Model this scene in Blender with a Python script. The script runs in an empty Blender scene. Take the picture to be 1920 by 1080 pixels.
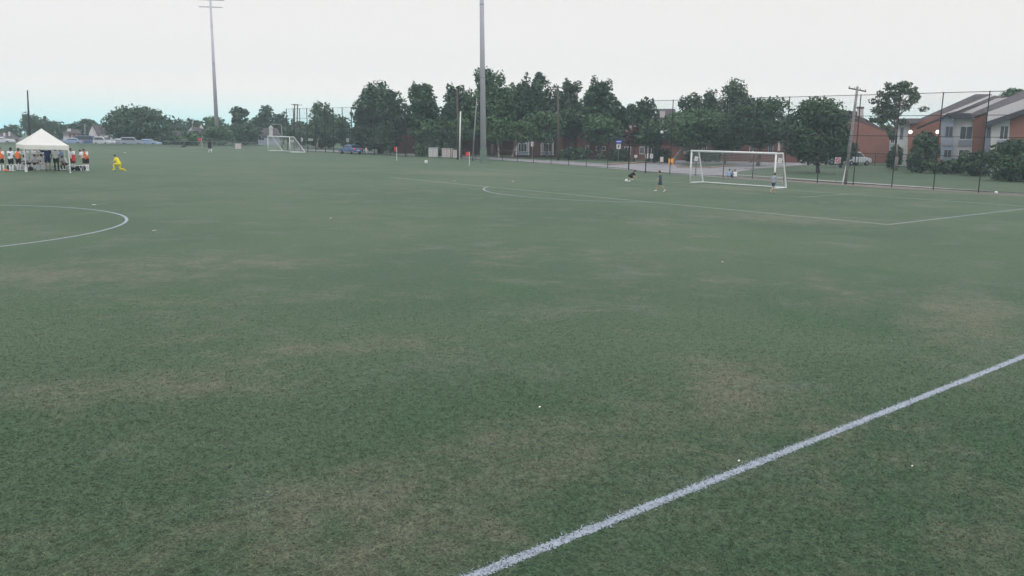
import bpy, bmesh, math, random
import numpy as np
from mathutils import Vector, Matrix
D = bpy.data
SC = bpy.context.scene
COL = SC.collection
R = math.radians
random.seed(7)

# ------------------------------------------------------------------ camera
F, PITCH, ROLL, YAW, CAMH = 1553.72, 0.1841, 0.0141, 0.6849, 3.53
fw = Vector((math.sin(YAW)*math.cos(PITCH), math.cos(YAW)*math.cos(PITCH), -math.sin(PITCH)))
rt0 = Vector((math.cos(YAW), -math.sin(YAW), 0))
up0 = rt0.cross(fw)
rt = math.cos(ROLL)*rt0 + math.sin(ROLL)*up0
up = -math.sin(ROLL)*rt0 + math.cos(ROLL)*up0
CAM = Vector((0, 0, CAMH))
FH = Vector((math.sin(YAW), math.cos(YAW), 0))
cd = D.cameras.new('camera')
cd.sensor_width = 36
cd.lens = F/1920*36
cd.clip_start = 0.05
cd.clip_end = 3000
cam = D.objects.new('camera', cd)
COL.objects.link(cam)
m3 = Matrix((rt, up, -fw)).transposed()
cam.matrix_world = Matrix.Translation(CAM) @ m3.to_4x4()
SC.camera = cam

# ------------------------------------------------------------------ light
SC.view_settings.view_transform = 'Standard'
SC.view_settings.look = 'None'
SC.view_settings.exposure = 0.0
SC.view_settings.gamma = 1.0
SUN_EL, SUN_AZ = R(38), R(200)
world = D.worlds.new('World')
SC.world = world
world.use_nodes = True
wn, wl = world.node_tree.nodes, world.node_tree.links
wn.clear()
wo = wn.new('ShaderNodeOutputWorld')
bg1 = wn.new('ShaderNodeBackground')
bg2 = wn.new('ShaderNodeBackground')
mixw = wn.new('ShaderNodeMixShader')
sky = wn.new('ShaderNodeTexSky')
sky.sky_type = 'NISHITA'
sky.sun_disc = False
sky.sun_elevation = SUN_EL
sky.sun_rotation = SUN_AZ
bg1.inputs[1].default_value = 0.1
wl.new(sky.outputs[0], bg1.inputs[0])
tc = wn.new('ShaderNodeTexCoord')
sx = wn.new('ShaderNodeSeparateXYZ')
wl.new(tc.outputs['Generated'], sx.inputs[0])
wr = wn.new('ShaderNodeValToRGB')
cr = wr.color_ramp
cr.elements[0].position = 0.0
cr.elements[0].color = (0.62, 1.05, 1.12, 1)
cr.elements[1].position = 1.0
cr.elements[1].color = (1.62, 1.66, 1.66, 1)
for pos, c in ((0.012, (0.76, 1.06, 1.06)), (0.026, (0.93, 1.05, 1.03)), (0.045, (1.07, 1.03, 0.99)), (0.09, (1.01, 0.97, 0.94)), (0.2, (0.93, 0.90, 0.88)), (0.32, (0.95, 0.94, 0.93))):
    e = cr.elements.new(pos)
    e.color = (*c, 1)
wl.new(sx.outputs['Z'], wr.inputs[0])
wl.new(wr.outputs[0], bg2.inputs[0])
bg2.inputs[1].default_value = 1.0
mixw.inputs[0].default_value = 0.94
wl.new(bg1.outputs[0], mixw.inputs[1])
wl.new(bg2.outputs[0], mixw.inputs[2])
wl.new(mixw.outputs[0], wo.inputs[0])
sl = D.lights.new('sun', 'SUN')
sl.energy = 0.5
sl.angle = R(20)
sl.color = (1.0, 0.95, 0.88)
sun = D.objects.new('sun', sl)
COL.objects.link(sun)
sun.rotation_euler = (math.pi/2 - SUN_EL, 0, math.pi - SUN_AZ)

# ------------------------------------------------------------------ pixel <-> place
def ray(px, py):
    return fw + rt*((px-960)/F) + up*((540-py)/F)
def G(px, py, z=0.0):                 # point of the ground seen at a pixel of the photograph
    d = ray(px, py)
    t = (z-CAMH)/d.z
    return CAM + d*t
def V(px, py, t, ang=0.0, p0=None):   # point on a vertical plane t metres ahead
    d = ray(px, py)
    n = Vector((math.sin(YAW+ang), math.cos(YAW+ang), 0))
    q = (CAM + FH*t) if p0 is None else p0
    return CAM + d*((q-CAM).dot(n)/d.dot(n))
def GD(px, t):                        # ground point at azimuth of a pixel, t metres ahead
    p = V(px, 270, t)
    return Vector((p.x, p.y, 0))
def depth(p):
    return (p-CAM).dot(FH)

# ------------------------------------------------------------------ objects and tags
def tag(o, label=None, cat=None, group=None, kind=None):
    if label: o['label'] = label
    if cat: o['category'] = cat
    if group: o['group'] = group
    if kind: o['kind'] = kind
    return o
def empty(name, loc, label=None, cat=None, group=None, rz=0.0):
    o = D.objects.new(name, None)
    COL.objects.link(o)
    o.location = loc
    o.rotation_euler = (0, 0, rz)
    o.empty_display_size = 0.2
    return tag(o, label, cat, group)
def link(name, me, mat, parent=None):
    o = D.objects.new(name, me)
    if mat is not None and not me.materials:
        me.materials.append(mat)
    COL.objects.link(o)
    if parent is not None:
        o.parent = parent
    return o
def copy_tree(o, parent=None):
    c = o.copy()
    COL.objects.link(c)
    c.parent = parent
    for ch in list(o.children):
        copy_tree(ch, c)
    return c

class MB:
    """collects pieces of ONE mesh"""
    def __init__(s):
        s.v, s.f = [], []
    def add(s, vs, fs):
        b = len(s.v)
        s.v += [tuple(v) for v in vs]
        s.f += [tuple(b+i for i in f) for f in fs]
        return s
    def box(s, c, d, rz=0.0):
        c = Vector(c)
        ca, sa = math.cos(rz), math.sin(rz)
        vs = []
        for z in (-.5, .5):
            for x, y in ((-.5, -.5), (.5, -.5), (.5, .5), (-.5, .5)):
                X, Y = x*d[0], y*d[1]
                vs.append((c.x+X*ca-Y*sa, c.y+X*sa+Y*ca, c.z+z*d[2]))
        return s.add(vs, [(3, 2, 1, 0), (4, 5, 6, 7), (0, 1, 5, 4), (1, 2, 6, 5), (2, 3, 7, 6), (3, 0, 4, 7)])
    def tube(s, a, b, r0, r1=None, n=8):
        a, b = Vector(a), Vector(b)
        r1 = r0 if r1 is None else r1
        d = (b-a).normalized()
        u = d.orthogonal().normalized()
        w = d.cross(u)
        vs = []
        for p, r in ((a, r0), (b, r1)):
            for i in range(n):
                t = 2*math.pi*i/n
                vs.append(p + u*(r*math.cos(t)) + w*(r*math.sin(t)))
        fs = [(i, (i+1) % n, n+(i+1) % n, n+i) for i in range(n)]
        fs += [tuple(range(n))[::-1], tuple(range(n, 2*n))]
        return s.add(vs, fs)
    def path(s, pts, r, n=8):
        for i in range(len(pts)-1):
            ra = r[i] if isinstance(r, (list, tuple)) else r
            rb = r[i+1] if isinstance(r, (list, tuple)) else r
            s.tube(pts[i], pts[i+1], ra, rb, n)
        return s
    def prism(s, pts, vec):
        pts = [Vector(p) for p in pts]
        vec = Vector(vec)
        n = len(pts)
        vs = pts + [p+vec for p in pts]
        fs = [tuple(range(n)), tuple(range(n, 2*n))[::-1]]
        fs += [(i, i+n, (i+1) % n+n, (i+1) % n) for i in range(n)]
        return s.add(vs, fs)
    def ball(s, c, r, n=10, m=7):
        c = Vector(c)
        rx, ry, rz = (r, r, r) if not isinstance(r, (tuple, list)) else r
        vs = [c+Vector((0, 0, -rz))]
        for j in range(1, m):
            ph = math.pi*j/m
            for i in range(n):
                th = 2*math.pi*i/n
                vs.append(c+Vector((rx*math.sin(ph)*math.cos(th), ry*math.sin(ph)*math.sin(th), -rz*math.cos(ph))))
        vs.append(c+Vector((0, 0, rz)))
        L = len(vs)-1
        fs = [(0, 1+(i+1) % n, 1+i) for i in range(n)]
        for j in range(m-2):
            a = 1+j*n
            fs += [(a+i, a+(i+1) % n, a+n+(i+1) % n, a+n+i) for i in range(n)]
        a = 1+(m-2)*n
        fs += [(a+i, a+(i+1) % n, L) for i in range(n)]
        return s.add(vs, fs)
    def poly(s, pts):
        return s.add(pts, [tuple(range(len(pts)))])
    def mesh(s, name, off=None, smooth=False):
        me = D.meshes.new(name)
        vs = s.v if off is None else [(v[0]-off[0], v[1]-off[1], v[2]-off[2]) for v in s.v]
        me.from_pydata(vs, [], s.f)
        bm = bmesh.new()
        bm.from_mesh(me)
        bmesh.ops.recalc_face_normals(bm, faces=bm.faces)
        bm.to_mesh(me)
        bm.free()
        if smooth:
            me.polygons.foreach_set('use_smooth', [True]*len(me.polygons))
        return me
    def build(s, name, mat, parent=None, world=False, smooth=False, loc=None, bevel=0.0):
        """world=True: vertices are in world space, the parent sits at its base unrotated"""
        off = None
        if world and parent is not None:
            p, off = parent, Vector((0, 0, 0))
            while p is not None:
                off = off + p.location
                p = p.parent
        if loc is not None:
            off = Vector(loc)
        o = link(name, s.mesh(name, off, smooth), mat, parent)
        if loc is not None:
            o.location = loc
        if bevel:
            b = o.modifiers.new('bevel', 'BEVEL')
            b.width = bevel
            b.segments = 2
            b.limit_method = 'ANGLE'
        return o

# ------------------------------------------------------------------ materials
M = {}
def mat(name, col, rough=0.7, metal=0.0, var=0.12, scale=3.0, emit=None, spec=0.4, bump=0.0, col2=None, coord='Object'):
    m = D.materials.new(name)
    m.use_nodes = True
    n, l = m.node_tree.nodes, m.node_tree.links
    b = n['Principled BSDF']
    t = n.new('ShaderNodeTexCoord')
    no = n.new('ShaderNodeTexNoise')
    no.inputs['Scale'].default_value = scale
    no.inputs['Detail'].default_value = 5
    l.new(t.outputs[coord], no.inputs['Vector'])
    r = n.new('ShaderNodeValToRGB')
    r.color_ramp.elements[0].position = 0.3
    r.color_ramp.elements[1].position = 0.7
    c2 = col2 or tuple(min(1, c*(1+var)) for c in col)
    r.color_ramp.elements[0].color = (*[c*(1-var) for c in col], 1)
    r.color_ramp.elements[1].color = (*c2, 1)
    l.new(no.outputs[0], r.inputs[0])
    l.new(r.outputs[0], b.inputs['Base Color'])
    b.inputs['Roughness'].default_value = rough
    b.inputs['Metallic'].default_value = metal
    b.inputs['Specular IOR Level'].default_value = spec
    if bump:
        bp = n.new('ShaderNodeBump')
        bp.inputs['Strength'].default_value = bump
        l.new(no.outputs[0], bp.inputs['Height'])
        l.new(bp.outputs[0], b.inputs['Normal'])
    if emit:
        b.inputs['Emission Color'].default_value = (*col, 1)
        b.inputs['Emission Strength'].default_value = emit
    M[name] = m
    return m

mat('white_paint', (0.74, 0.75, 0.78), 0.4, var=0.06)
mat('white_metal', (0.78, 0.79, 0.82), 0.35, var=0.05)
CANVAS_PLACE = mat('canvas', (0.93, 0.91, 0.89), 0.8, var=0.03)
_n, _l = CANVAS_PLACE.node_tree.nodes, CANVAS_PLACE.node_tree.links
_t, _m = _n.new('ShaderNodeBsdfTranslucent'), _n.new('ShaderNodeMixShader')
_t.inputs[0].default_value = (0.9, 0.88, 0.86, 1)
_m.inputs[0].default_value = 0.28
_l.new(_n['Principled BSDF'].outputs[0], _m.inputs[1])
_l.new(_t.outputs[0], _m.inputs[2])
_l.new(_m.outputs[0], _n['Material Output'].inputs[0])
mat('dark_metal', (0.025, 0.028, 0.035), 0.5, var=0.2)
mat('steel', (0.30, 0.31, 0.34), 0.5, 0.3, var=0.12)
mat('concrete', (0.33, 0.32, 0.33), 0.85, var=0.12, scale=1.2, bump=0.1)
mat('pole_paint', (0.55, 0.52, 0.60), 0.6, var=0.08, scale=0.6)
mat('base_green', (0.16, 0.22, 0.19), 0.85, var=0.2, scale=1.5)
mat('wood_pole', (0.10, 0.085, 0.08), 0.9, var=0.25, scale=4)
mat('grey_pole', (0.27, 0.26, 0.27), 0.9, var=0.2, scale=4)
mat('asphalt', (0.27, 0.26, 0.29), 0.9, var=0.12, scale=0.4)
mat('parking', (0.16, 0.16, 0.175), 0.9, var=0.12, scale=0.2)
mat('sidewalk', (0.42, 0.41, 0.41), 0.9, var=0.08, scale=1.0)
mat('kerb', (0.30, 0.21, 0.18), 0.9, var=0.12, scale=1.0)
mat('kerb_grey', (0.38, 0.37, 0.37), 0.9, var=0.1, scale=1.0)
mat('skin', (0.42, 0.25, 0.18), 0.55, var=0.05)
mat('skin_pale', (0.55, 0.36, 0.28), 0.55, var=0.05)
mat('skin_dark', (0.12, 0.07, 0.05), 0.55, var=0.05)
mat('hair', (0.012, 0.010, 0.010), 0.7, var=0.3, scale=30)
mat('hair_brown', (0.06, 0.04, 0.03), 0.7, var=0.3, scale=30)
mat('cloth_white', (0.80, 0.81, 0.88), 0.9, var=0.06, scale=8)
mat('cloth_orange', (0.85, 0.20, 0.06), 0.85, var=0.08, scale=8)
mat('cloth_red', (0.75, 0.06, 0.08), 0.85, var=0.08, scale=8)
mat('cloth_navy', (0.025, 0.045, 0.15), 0.9, var=0.12, scale=8)
mat('cloth_black', (0.015, 0.016, 0.02), 0.9, var=0.2, scale=8)
mat('cloth_grey', (0.33, 0.36, 0.43), 0.9, var=0.08, scale=8)
mat('cloth_lightblue', (0.30, 0.42, 0.68), 0.9, var=0.08, scale=8)
mat('cloth_slate', (0.06, 0.085, 0.13), 0.9, var=0.1, scale=8)
mat('cloth_yellow', (0.85, 0.72, 0.02), 0.85, var=0.06, scale=8)
mat('cloth_brown', (0.05, 0.035, 0.03), 0.9, var=0.1, scale=8)
mat('rubber', (0.015, 0.015, 0.017), 0.8, var=0.2)
mat('glass', (0.02, 0.025, 0.035), 0.12, var=0.1, spec=0.6)
mat('win_glass', (0.05, 0.055, 0.075), 0.2, var=0.3, scale=1.5, spec=0.6)
mat('car_white', (0.60, 0.64, 0.70), 0.3, var=0.02)
mat('car_blue', (0.10, 0.17, 0.33), 0.3, 0.2, var=0.03)
mat('car_silver', (0.38, 0.43, 0.52), 0.3, 0.4, var=0.03)
mat('car_ltblue', (0.30, 0.42, 0.60), 0.3, 0.2, var=0.03)
mat('tail_red', (0.75, 0.03, 0.03), 0.3, emit=0.6)
mat('head_lamp', (0.8, 0.82, 0.85), 0.2)
mat('lamp_glow', (1.0, 0.97, 0.92), 0.3, var=0.0, emit=1.25)
mat('field_lamp', (0.35, 0.75, 0.78), 0.3, var=0.0, emit=0.5)
mat('sign_white', (0.72, 0.72, 0.76), 0.5, var=0.03)
mat('sign_blue', (0.04, 0.09, 0.5), 0.5, var=0.03)
mat('sign_red', (0.65, 0.03, 0.04), 0.5, var=0.03)
mat('sign_orange', (0.95, 0.42, 0.05), 0.5, var=0.03)
mat('sign_ink', (0.02, 0.02, 0.025), 0.6, var=0.1)
mat('siding_white', (0.68, 0.66, 0.68), 0.8, var=0.05, scale=0.5)
mat('siding_blue', (0.38, 0.43, 0.53), 0.8, var=0.05, scale=0.5)
mat('siding_cream', (0.62, 0.55, 0.55), 0.8, var=0.05, scale=0.5)
mat('balcony', (0.36, 0.38, 0.48), 0.8, var=0.06, scale=1)
mat('roof_grey', (0.20, 0.18, 0.20), 0.95, var=0.15, scale=2.5, bump=0.1)
mat('roof_dark', (0.085, 0.085, 0.11), 0.95, var=0.15, scale=2.5, bump=0.1)
mat('roof_brown', (0.14, 0.095, 0.10), 0.95, var=0.15, scale=2.5)
mat('litter', (0.8, 0.78, 0.74), 0.7, var=0.05)
mat('bag_black', (0.015, 0.017, 0.022), 0.7, var=0.2)
mat('bark', (0.11, 0.095, 0.085), 0.95, var=0.3, scale=5, bump=0.3)
mat('bark_pale', (0.27, 0.24, 0.22), 0.95, var=0.25, scale=5, bump=0.3)

def brick(name, c1, c2, mortar):
    m = D.materials.new(name)
    m.use_nodes = True
    n, l = m.node_tree.nodes, m.node_tree.links
    b = n['Principled BSDF']
    g = n.new('ShaderNodeNewGeometry')
    sp = n.new('ShaderNodeSeparateXYZ')
    cb = n.new('ShaderNodeCombineXYZ')
    l.new(g.outputs['Position'], sp.inputs[0])
    ad = n.new('ShaderNodeMath')
    ad.operation = 'SUBTRACT'
    l.new(sp.outputs['X'], ad.inputs[0])
    l.new(sp.outputs['Y'], ad.inputs[1])
    l.new(ad.outputs[0], cb.inputs[0])
    l.new(sp.outputs['Z'], cb.inputs[1])
    t = n.new('ShaderNodeTexBrick')
    t.inputs['Scale'].default_value = 1.0
    t.inputs['Brick Width'].default_value = 0.3
    t.inputs['Row Height'].default_value = 0.09
    t.inputs['Mortar Size'].default_value = 0.012
    t.inputs['Color1'].default_value = (*c1, 1)
    t.inputs['Color2'].default_value = (*c2, 1)
    t.inputs['Mortar'].default_value = (*mortar, 1)
    l.new(cb.outputs[0], t.inputs['Vector'])
    no = n.new('ShaderNodeTexNoise')
    no.inputs['Scale'].default_value = 0.7
    no.inputs['Detail'].default_value = 6
    l.new(g.outputs['Position'], no.inputs['Vector'])
    mx = n.new('ShaderNodeMix')
    mx.data_type = 'RGBA'
    mx.blend_type = 'MULTIPLY'
    mx.inputs[0].default_value = 0.35
    l.new(t.outputs[0], mx.inputs[6])
    l.new(no.outputs[0], mx.inputs[7])
    l.new(mx.outputs[2], b.inputs['Base Color'])
    b.inputs['Roughness'].default_value = 0.9
    M[name] = m
brick('brick', (0.42, 0.145, 0.10), (0.34, 0.11, 0.08), (0.35, 0.27, 0.25))
brick('brick_dark', (0.30, 0.10, 0.085), (0.24, 0.08, 0.07), (0.2, 0.15, 0.15))

def foliage(name, c1, c2, c3):
    m = D.materials.new(name)
    m.use_nodes = True
    n, l = m.node_tree.nodes, m.node_tree.links
    b = n['Principled BSDF']
    g = n.new('ShaderNodeNewGeometry')
    r = n.new('ShaderNodeValToRGB')
    r.color_ramp.elements[0].color = (*c1, 1)
    r.color_ramp.elements[1].color = (*c3, 1)
    e = r.color_ramp.elements.new(0.55)
    e.color = (*c2, 1)
    no = n.new('ShaderNodeTexNoise')
    no.inputs['Scale'].default_value = 0.55
    no.inputs['Detail'].default_value = 3
    l.new(g.outputs['Position'], no.inputs['Vector'])
    ma = n.new('ShaderNodeMath')
    ma.operation = 'MULTIPLY_ADD'
    ma.inputs[1].default_value = 1.4
    ma.inputs[2].default_value = -0.45
    l.new(no.outputs[0], ma.inputs[0])
    mb = n.new('ShaderNodeMath')
    mb.operation = 'MULTIPLY_ADD'
    mb.inputs[1].default_value = 0.5
    l.new(g.outputs['Random Per Island'], mb.inputs[0])
    l.new(ma.outputs[0], mb.inputs[2])
    l.new(mb.outputs[0], r.inputs[0])
    l.new(r.outputs[0], b.inputs['Base Color'])
    b.inputs['Roughness'].default_value = 0.7
    b.inputs['Specular IOR Level'].default_value = 0.2
    M[name] = m
foliage('leaf_dark', (0.031, 0.064, 0.040), (0.058, 0.103, 0.061), (0.108, 0.165, 0.094))
foliage('leaf_mid', (0.043, 0.087, 0.049), (0.080, 0.143, 0.077), (0.144, 0.218, 0.118))
foliage('leaf_light', (0.04, 0.085, 0.04), (0.07, 0.13, 0.06), (0.12, 0.19, 0.09))
foliage('leaf_pine', (0.041, 0.068, 0.047), (0.074, 0.112, 0.073), (0.144, 0.185, 0.118))
foliage('leaf_red', (0.05, 0.025, 0.03), (0.09, 0.04, 0.045), (0.14, 0.06, 0.06))

def wiremesh(name, col, pitch, width, diamond=True):
    m = D.materials.new(name)
    m.use_nodes = True
    n, l = m.node_tree.nodes, m.node_tree.links
    b = n['Principled BSDF']
    b.inputs['Base Color'].default_value = (*col, 1)
    b.inputs['Roughness'].default_value = 0.6
    uv = n.new('ShaderNodeUVMap')
    s = n.new('ShaderNodeSeparateXYZ')
    l.new(uv.outputs[0], s.inputs[0])
    def math_(op, a, bb):
        k = n.new('ShaderNodeMath')
        k.operation = op
        for i, q in enumerate((a, bb)):
            if q is None: continue
            if isinstance(q, (int, float)): k.inputs[i].default_value = q
            else: l.new(q, k.inputs[i])
        return k.outputs[0]
    if diamond:
        p, q = math_('ADD', s.outputs[0], s.outputs[1]), math_('SUBTRACT', s.outputs[0], s.outputs[1])
    else:
        p, q = s.outputs[0], s.outputs[1]
    fa = math_('LESS_THAN', math_('FRACT', math_('DIVIDE', p, pitch), None), width/pitch)
    fb = math_('LESS_THAN', math_('FRACT', math_('DIVIDE', q, pitch), None), width/pitch)
    l.new(math_('MAXIMUM', fa, fb), b.inputs['Alpha'])
    M[name] = m
wiremesh('chain_link', (0.07, 0.075, 0.09), 0.075, 0.0035)
wiremesh('goal_net', (0.62, 0.62, 0.64), 0.12, 0.010, False)

def sheet(name, pts, m, parent=None, off=None):
    """a wire mesh sheet with its UV in metres (u along, v up)"""
    me = D.meshes.new(name)
    o3 = off if off is not None else Vector((0, 0, 0))
    me.from_pydata([tuple(Vector(p)-o3) for p in pts], [], [(0, 1, 2, 3)])
    uv = me.uv_layers.new(name='UVMap')
    p = [Vector(q) for q in pts]
    w, h = (p[1]-p[0]).length, (p[3]-p[0]).length
    w2 = (p[2]-p[3]).length
    for i, c in enumerate(((0, 0), (w, 0), (w2, h), (0, h))):
        uv.data[i].uv = c
    return link(name, me, m, parent)

# ------------------------------------------------------------------ ground
def ground_material(name='turf', blades=False):
    m = D.materials.new(name)
    m.use_nodes = True
    n, l = m.node_tree.nodes, m.node_tree.links
    b = n['Principled BSDF']
    g = n.new('ShaderNodeNewGeometry')
    P = g.outputs['Position']
    def noise(scale, detail=4, rough=0.6, vec=None, dist=0.0):
        k = n.new('ShaderNodeTexNoise')
        k.inputs['Scale'].default_value = scale
        k.inputs['Detail'].default_value = detail
        k.inputs['Roughness'].default_value = rough
        k.inputs['Distortion'].default_value = dist
        l.new(vec or P, k.inputs['Vector'])
        return k.outputs[0]
    def mr(v, a, c, d=0.0, e=1.0):
        k = n.new('ShaderNodeMapRange')
        k.interpolation_type = 'SMOOTHSTEP'
        l.new(v, k.inputs[0])
        for i, q in enumerate((a, c, d, e)): k.inputs[i+1].default_value = q
        return k.outputs[0]
    def ma(op, a, c=None, d=None):
        k = n.new('ShaderNodeMath')
        k.operation = op
        for i, q in enumerate((a, c, d)):
            if q is None: continue
            if isinstance(q, (int, float)): k.inputs[i].default_value = q
            else: l.new(q, k.inputs[i])
        return k.outputs[0]
    def mix(f, c1, c2, mode='MIX'):
        k = n.new('ShaderNodeMix')
        k.data_type = 'RGBA'
        k.blend_type = mode
        if isinstance(f, (int, float)): k.inputs[0].default_value = f
        else: l.new(f, k.inputs[0])
        for i, q in ((6, c1), (7, c2)):
            if isinstance(q, tuple): k.inputs[i].default_value = (*q, 1)
            else: l.new(q, k.inputs[i])
        return k.outputs[2]
    # green base, two tones in wide drifts
    big = noise(0.09, 5, 0.6)
    base = mix(mr(big, 0.38, 0.62), (0.036, 0.080, 0.041), (0.056, 0.098, 0.053))
    med = noise(0.45, 6, 0.65, dist=0.4)
    base = mix(mr(med, 0.50, 0.76), base, (0.086, 0.118, 0.083))
    green = noise(0.3, 5, 0.6, vec=ma_vec(n, l, P, (31, 17, 3)))
    base = mix(ma('MULTIPLY', mr(green, 0.52, 0.72), 0.6), base, (0.030, 0.084, 0.034))
    # worn, straw coloured patches with their own places on the pitch
    wear = None
    for (px, py, wx, wy, ang, k) in PATCHES:
        c = G(px, py)
        mp = n.new('ShaderNodeMapping')
        mp.vector_type = 'TEXTURE'
        mp.inputs['Location'].default_value = (c.x, c.y, 0)
        mp.inputs['Rotation'].default_value = (0, 0, R(ang))
        mp.inputs['Scale'].default_value = (wx*1.5, wy*1.9, 1e6)
        l.new(P, mp.inputs[0])
        ln = n.new('ShaderNodeVectorMath')
        ln.operation = 'LENGTH'
        l.new(mp.outputs[0], ln.inputs[0])
        v = mr(ln.outputs['Value'], 1.15, 0.0, 0.0, k)
        wear = v if wear is None else ma('MAXIMUM', wear, v)
    drift = mr(noise(0.22, 6, 0.62, vec=ma_vec(n, l, P, (7, 53, 1)), dist=0.6), 0.45, 0.74, 0.0, 0.62)
    wear = ma('MAXIMUM', wear, drift)
    edge = noise(1.3, 8, 0.75, dist=0.3)
    wear = mr(ma('ADD', wear, ma('MULTIPLY_ADD', edge, 2.4, -1.25)), 0.10, 1.15)
    straw = mix(noise(2.2, 5, 0.7), (0.108, 0.112, 0.080), (0.178, 0.168, 0.128))
    base = mix(ma('MULTIPLY', wear, 0.75), base, straw)
    # the blades: fine speckle, dark gaps, pale dry tips
    f1 = noise(38, 3, 0.7)
    f2 = noise(120, 2, 0.6)
    f3 = noise(9, 4, 0.7)
    sp = ma('ADD', ma('MULTIPLY', f1, 0.5), ma('ADD', ma('MULTIPLY', f2, 0.3), ma('MULTIPLY', f3, 0.4)))
    base = mix(1.0, base, ramp(n, l, mr(sp, 0.38, 0.82), ((0, (0.36, 0.40, 0.40)), (0.5, (1.0, 1.0, 1.0)), (1, (1.75, 1.66, 1.6)))), 'MULTIPLY')
    l.new(base, b.inputs['Base Color'])
    b.inputs['Roughness'].default_value = 0.8
    b.inputs['Specular IOR Level'].default_value = 0.35
    b.inputs['Sheen Weight'].default_value = 0.08
    b.inputs['Sheen Roughness'].default_value = 0.45
    b.inputs['Sheen Tint'].default_value = (0.9, 1.0, 0.85, 1)
    M[name] = m
    if blades:
        l.new(mix(1.0, base, ramp(n, l, g.outputs['Random Per Island'], ((0, (0.7, 0.74, 0.72)), (0.5, (1.12, 1.12, 1.1)), (0.93, (1.5, 1.45, 1.4)), (1, (2.0, 1.85, 1.7)))), 'MULTIPLY'), b.inputs['Base Color'])
        b.inputs['Sheen Weight'].default_value = 0.06
        return m
    bp = n.new('ShaderNodeBump')
    bp.inputs['Strength'].default_value = 0.8
    bp.inputs['Distance'].default_value = 0.03
    l.new(sp, bp.inputs['Height'])
    l.new(bp.outputs[0], b.inputs['Normal'])
    return m
def ma_vec(n, l, P, off):
    k = n.new('ShaderNodeVectorMath')
    k.operation = 'ADD'
    l.new(P, k.inputs[0])
    k.inputs[1].default_value = off
    return k.outputs[0]
def ramp(n, l, v, stops):
    r = n.new('ShaderNodeValToRGB')
    e = r.color_ramp.elements
    e[0].position, e[0].color = stops[0][0], (*stops[0][1], 1)
    e[1].position, e[1].color = stops[-1][0], (*stops[-1][1], 1)
    for p, c in stops[1:-1]:
        q = e.new(p)
        q.color = (*c, 1)
    l.new(v, r.inputs[0])
    return r.outputs[0]
# (pixel x, pixel y, half length m, half width m, angle deg, strength)
PATCHES = [(60, 515, 5.5, 1.6, -35, .75), (400, 492, 4.5, 1.3, -35, .7), (1380, 735, 2.2, .7, 35, .95), (1180, 800, 2.0, .8, 30, .6),
           (1000, 850, 1.8, .9, 20, .75), (880, 900, 1.4, .8, 15, .6), (1800, 590, 3.6, 1.0, 20, .85), (1620, 560, 3, .8, 0, .5),
           (650, 650, 2.6, .6, -20, .7), (860, 655, 1.6, .5, -20, .45), (230, 730, 2.6, .8, -25, .75), (620, 950, 1.8, .8, 10, .85),
           (780, 1010, 1.6, .8, 10, .8), (300, 1030, 1.6, .8, 0, .55), (690, 555, 3, .7, -30, .45), (300, 565, 3, .8, -30, .5), (1480, 410, 5, 2.2, -60, .8), (1360, 352, 5, 1.6, 90, .95),
           (880, 325, 9, 3.5, -60, .8), (1780, 362, 6, 1.4, -65, .8), (1860, 1040, 1.1, .5, 30, .6), (1780, 960, .9, .5, 30, .4),
           (620, 310, 14, 3, -50, .45), (300, 325, 8, 1.5, -40, .4), (1040, 590, 1.4, .5, 0, .5), (100, 1010, 1.4, .7, 0, .5)]
gm = ground_material()
gb = MB()
gb.poly([tuple(FH*a_+rt0*b_) for a_, b_ in ((-60, -260), (-60, 260), (420, 340), (420, -340))])
tag(gb.build('ground', gm), 'worn green turf of the soccer field with straw coloured patches', 'ground', kind='structure')

def flat(name, pix, z, m, label, cat):
    b = MB()
    b.poly([G(x, y, 0)+Vector((0, 0, z)) for x, y in pix])
    return tag(b.build(name, m), label, cat, kind='structure')
def strip(name, pix, w, z, m, label, cat, h=0.0, closed=False):
    pts = [G(x, y) for x, y in pix]
    b = MB()
    for i in range(len(pts)-1):
        a, c = pts[i], pts[i+1]
        d = (c-a).normalized()
        s = Vector((-d.y, d.x, 0))*w/2
        q = [a-s, c-s, c+s, a+s]
        if h:
            b.prism([p+Vector((0, 0, 0.001)) for p in q], (0, 0, h))
        else:
            b.poly([p+Vector((0, 0, z)) for p in q])
    return tag(b.build(name, m), label, cat, kind='structure')

flat('road', [(560, 281.5), (700, 287.5), (760, 291), (942, 300.8), (1100, 312), (1265, 326), (1372, 333.5), (1385, 322), (1430, 315.5), (1500, 309.5), (1600, 306.5), (1600, 302), (1480, 299.5), (1300, 298), (1240, 300), (1225, 303.5), (1140, 309.2), (1090, 306), (1000, 301.0), (920, 297), (760, 288.7), (700, 285.5), (560, 279.5)],
     0.004, M['asphalt'], 'grey asphalt street running behind the fence with a side street', 'road')
flat('grass_island', [(1268, 313.5), (1290, 309.5), (1345, 309.0), (1372, 311), (1330, 314.5)], 0.12, gm, 'small grass island in the side street', 'grass island')
flat('gravel_strip', [(1345, 333), (1400, 337), (1480, 341.5), (1650, 352.5), (1780, 359), (1920, 368.5), (1920, 366), (1780, 356.5), (1660, 348.5), (1480, 336.5), (1386, 330.5), (1340, 327.5)], 0.010, mat('gravel', (0.20, 0.175, 0.16), 0.95, var=0.2, scale=2), 'bare brownish strip between the tall fence and the sidewalk', 'gravel')
strip('kerb', [(760, 288.7), (920, 297), (1000, 301.0), (1090, 306), (1140, 309.2)], 0.3, 0, M['kerb_grey'], 'pale kerb along the far side of the street', 'kerb', h=0.13)
strip('kerb', [(1140, 309.2), (1180, 306.8), (1225, 303.5), (1240, 300)], 0.9, 0, M['kerb'], 'reddish kerb at the mouth of the side street', 'kerb', h=0.13)
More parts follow.
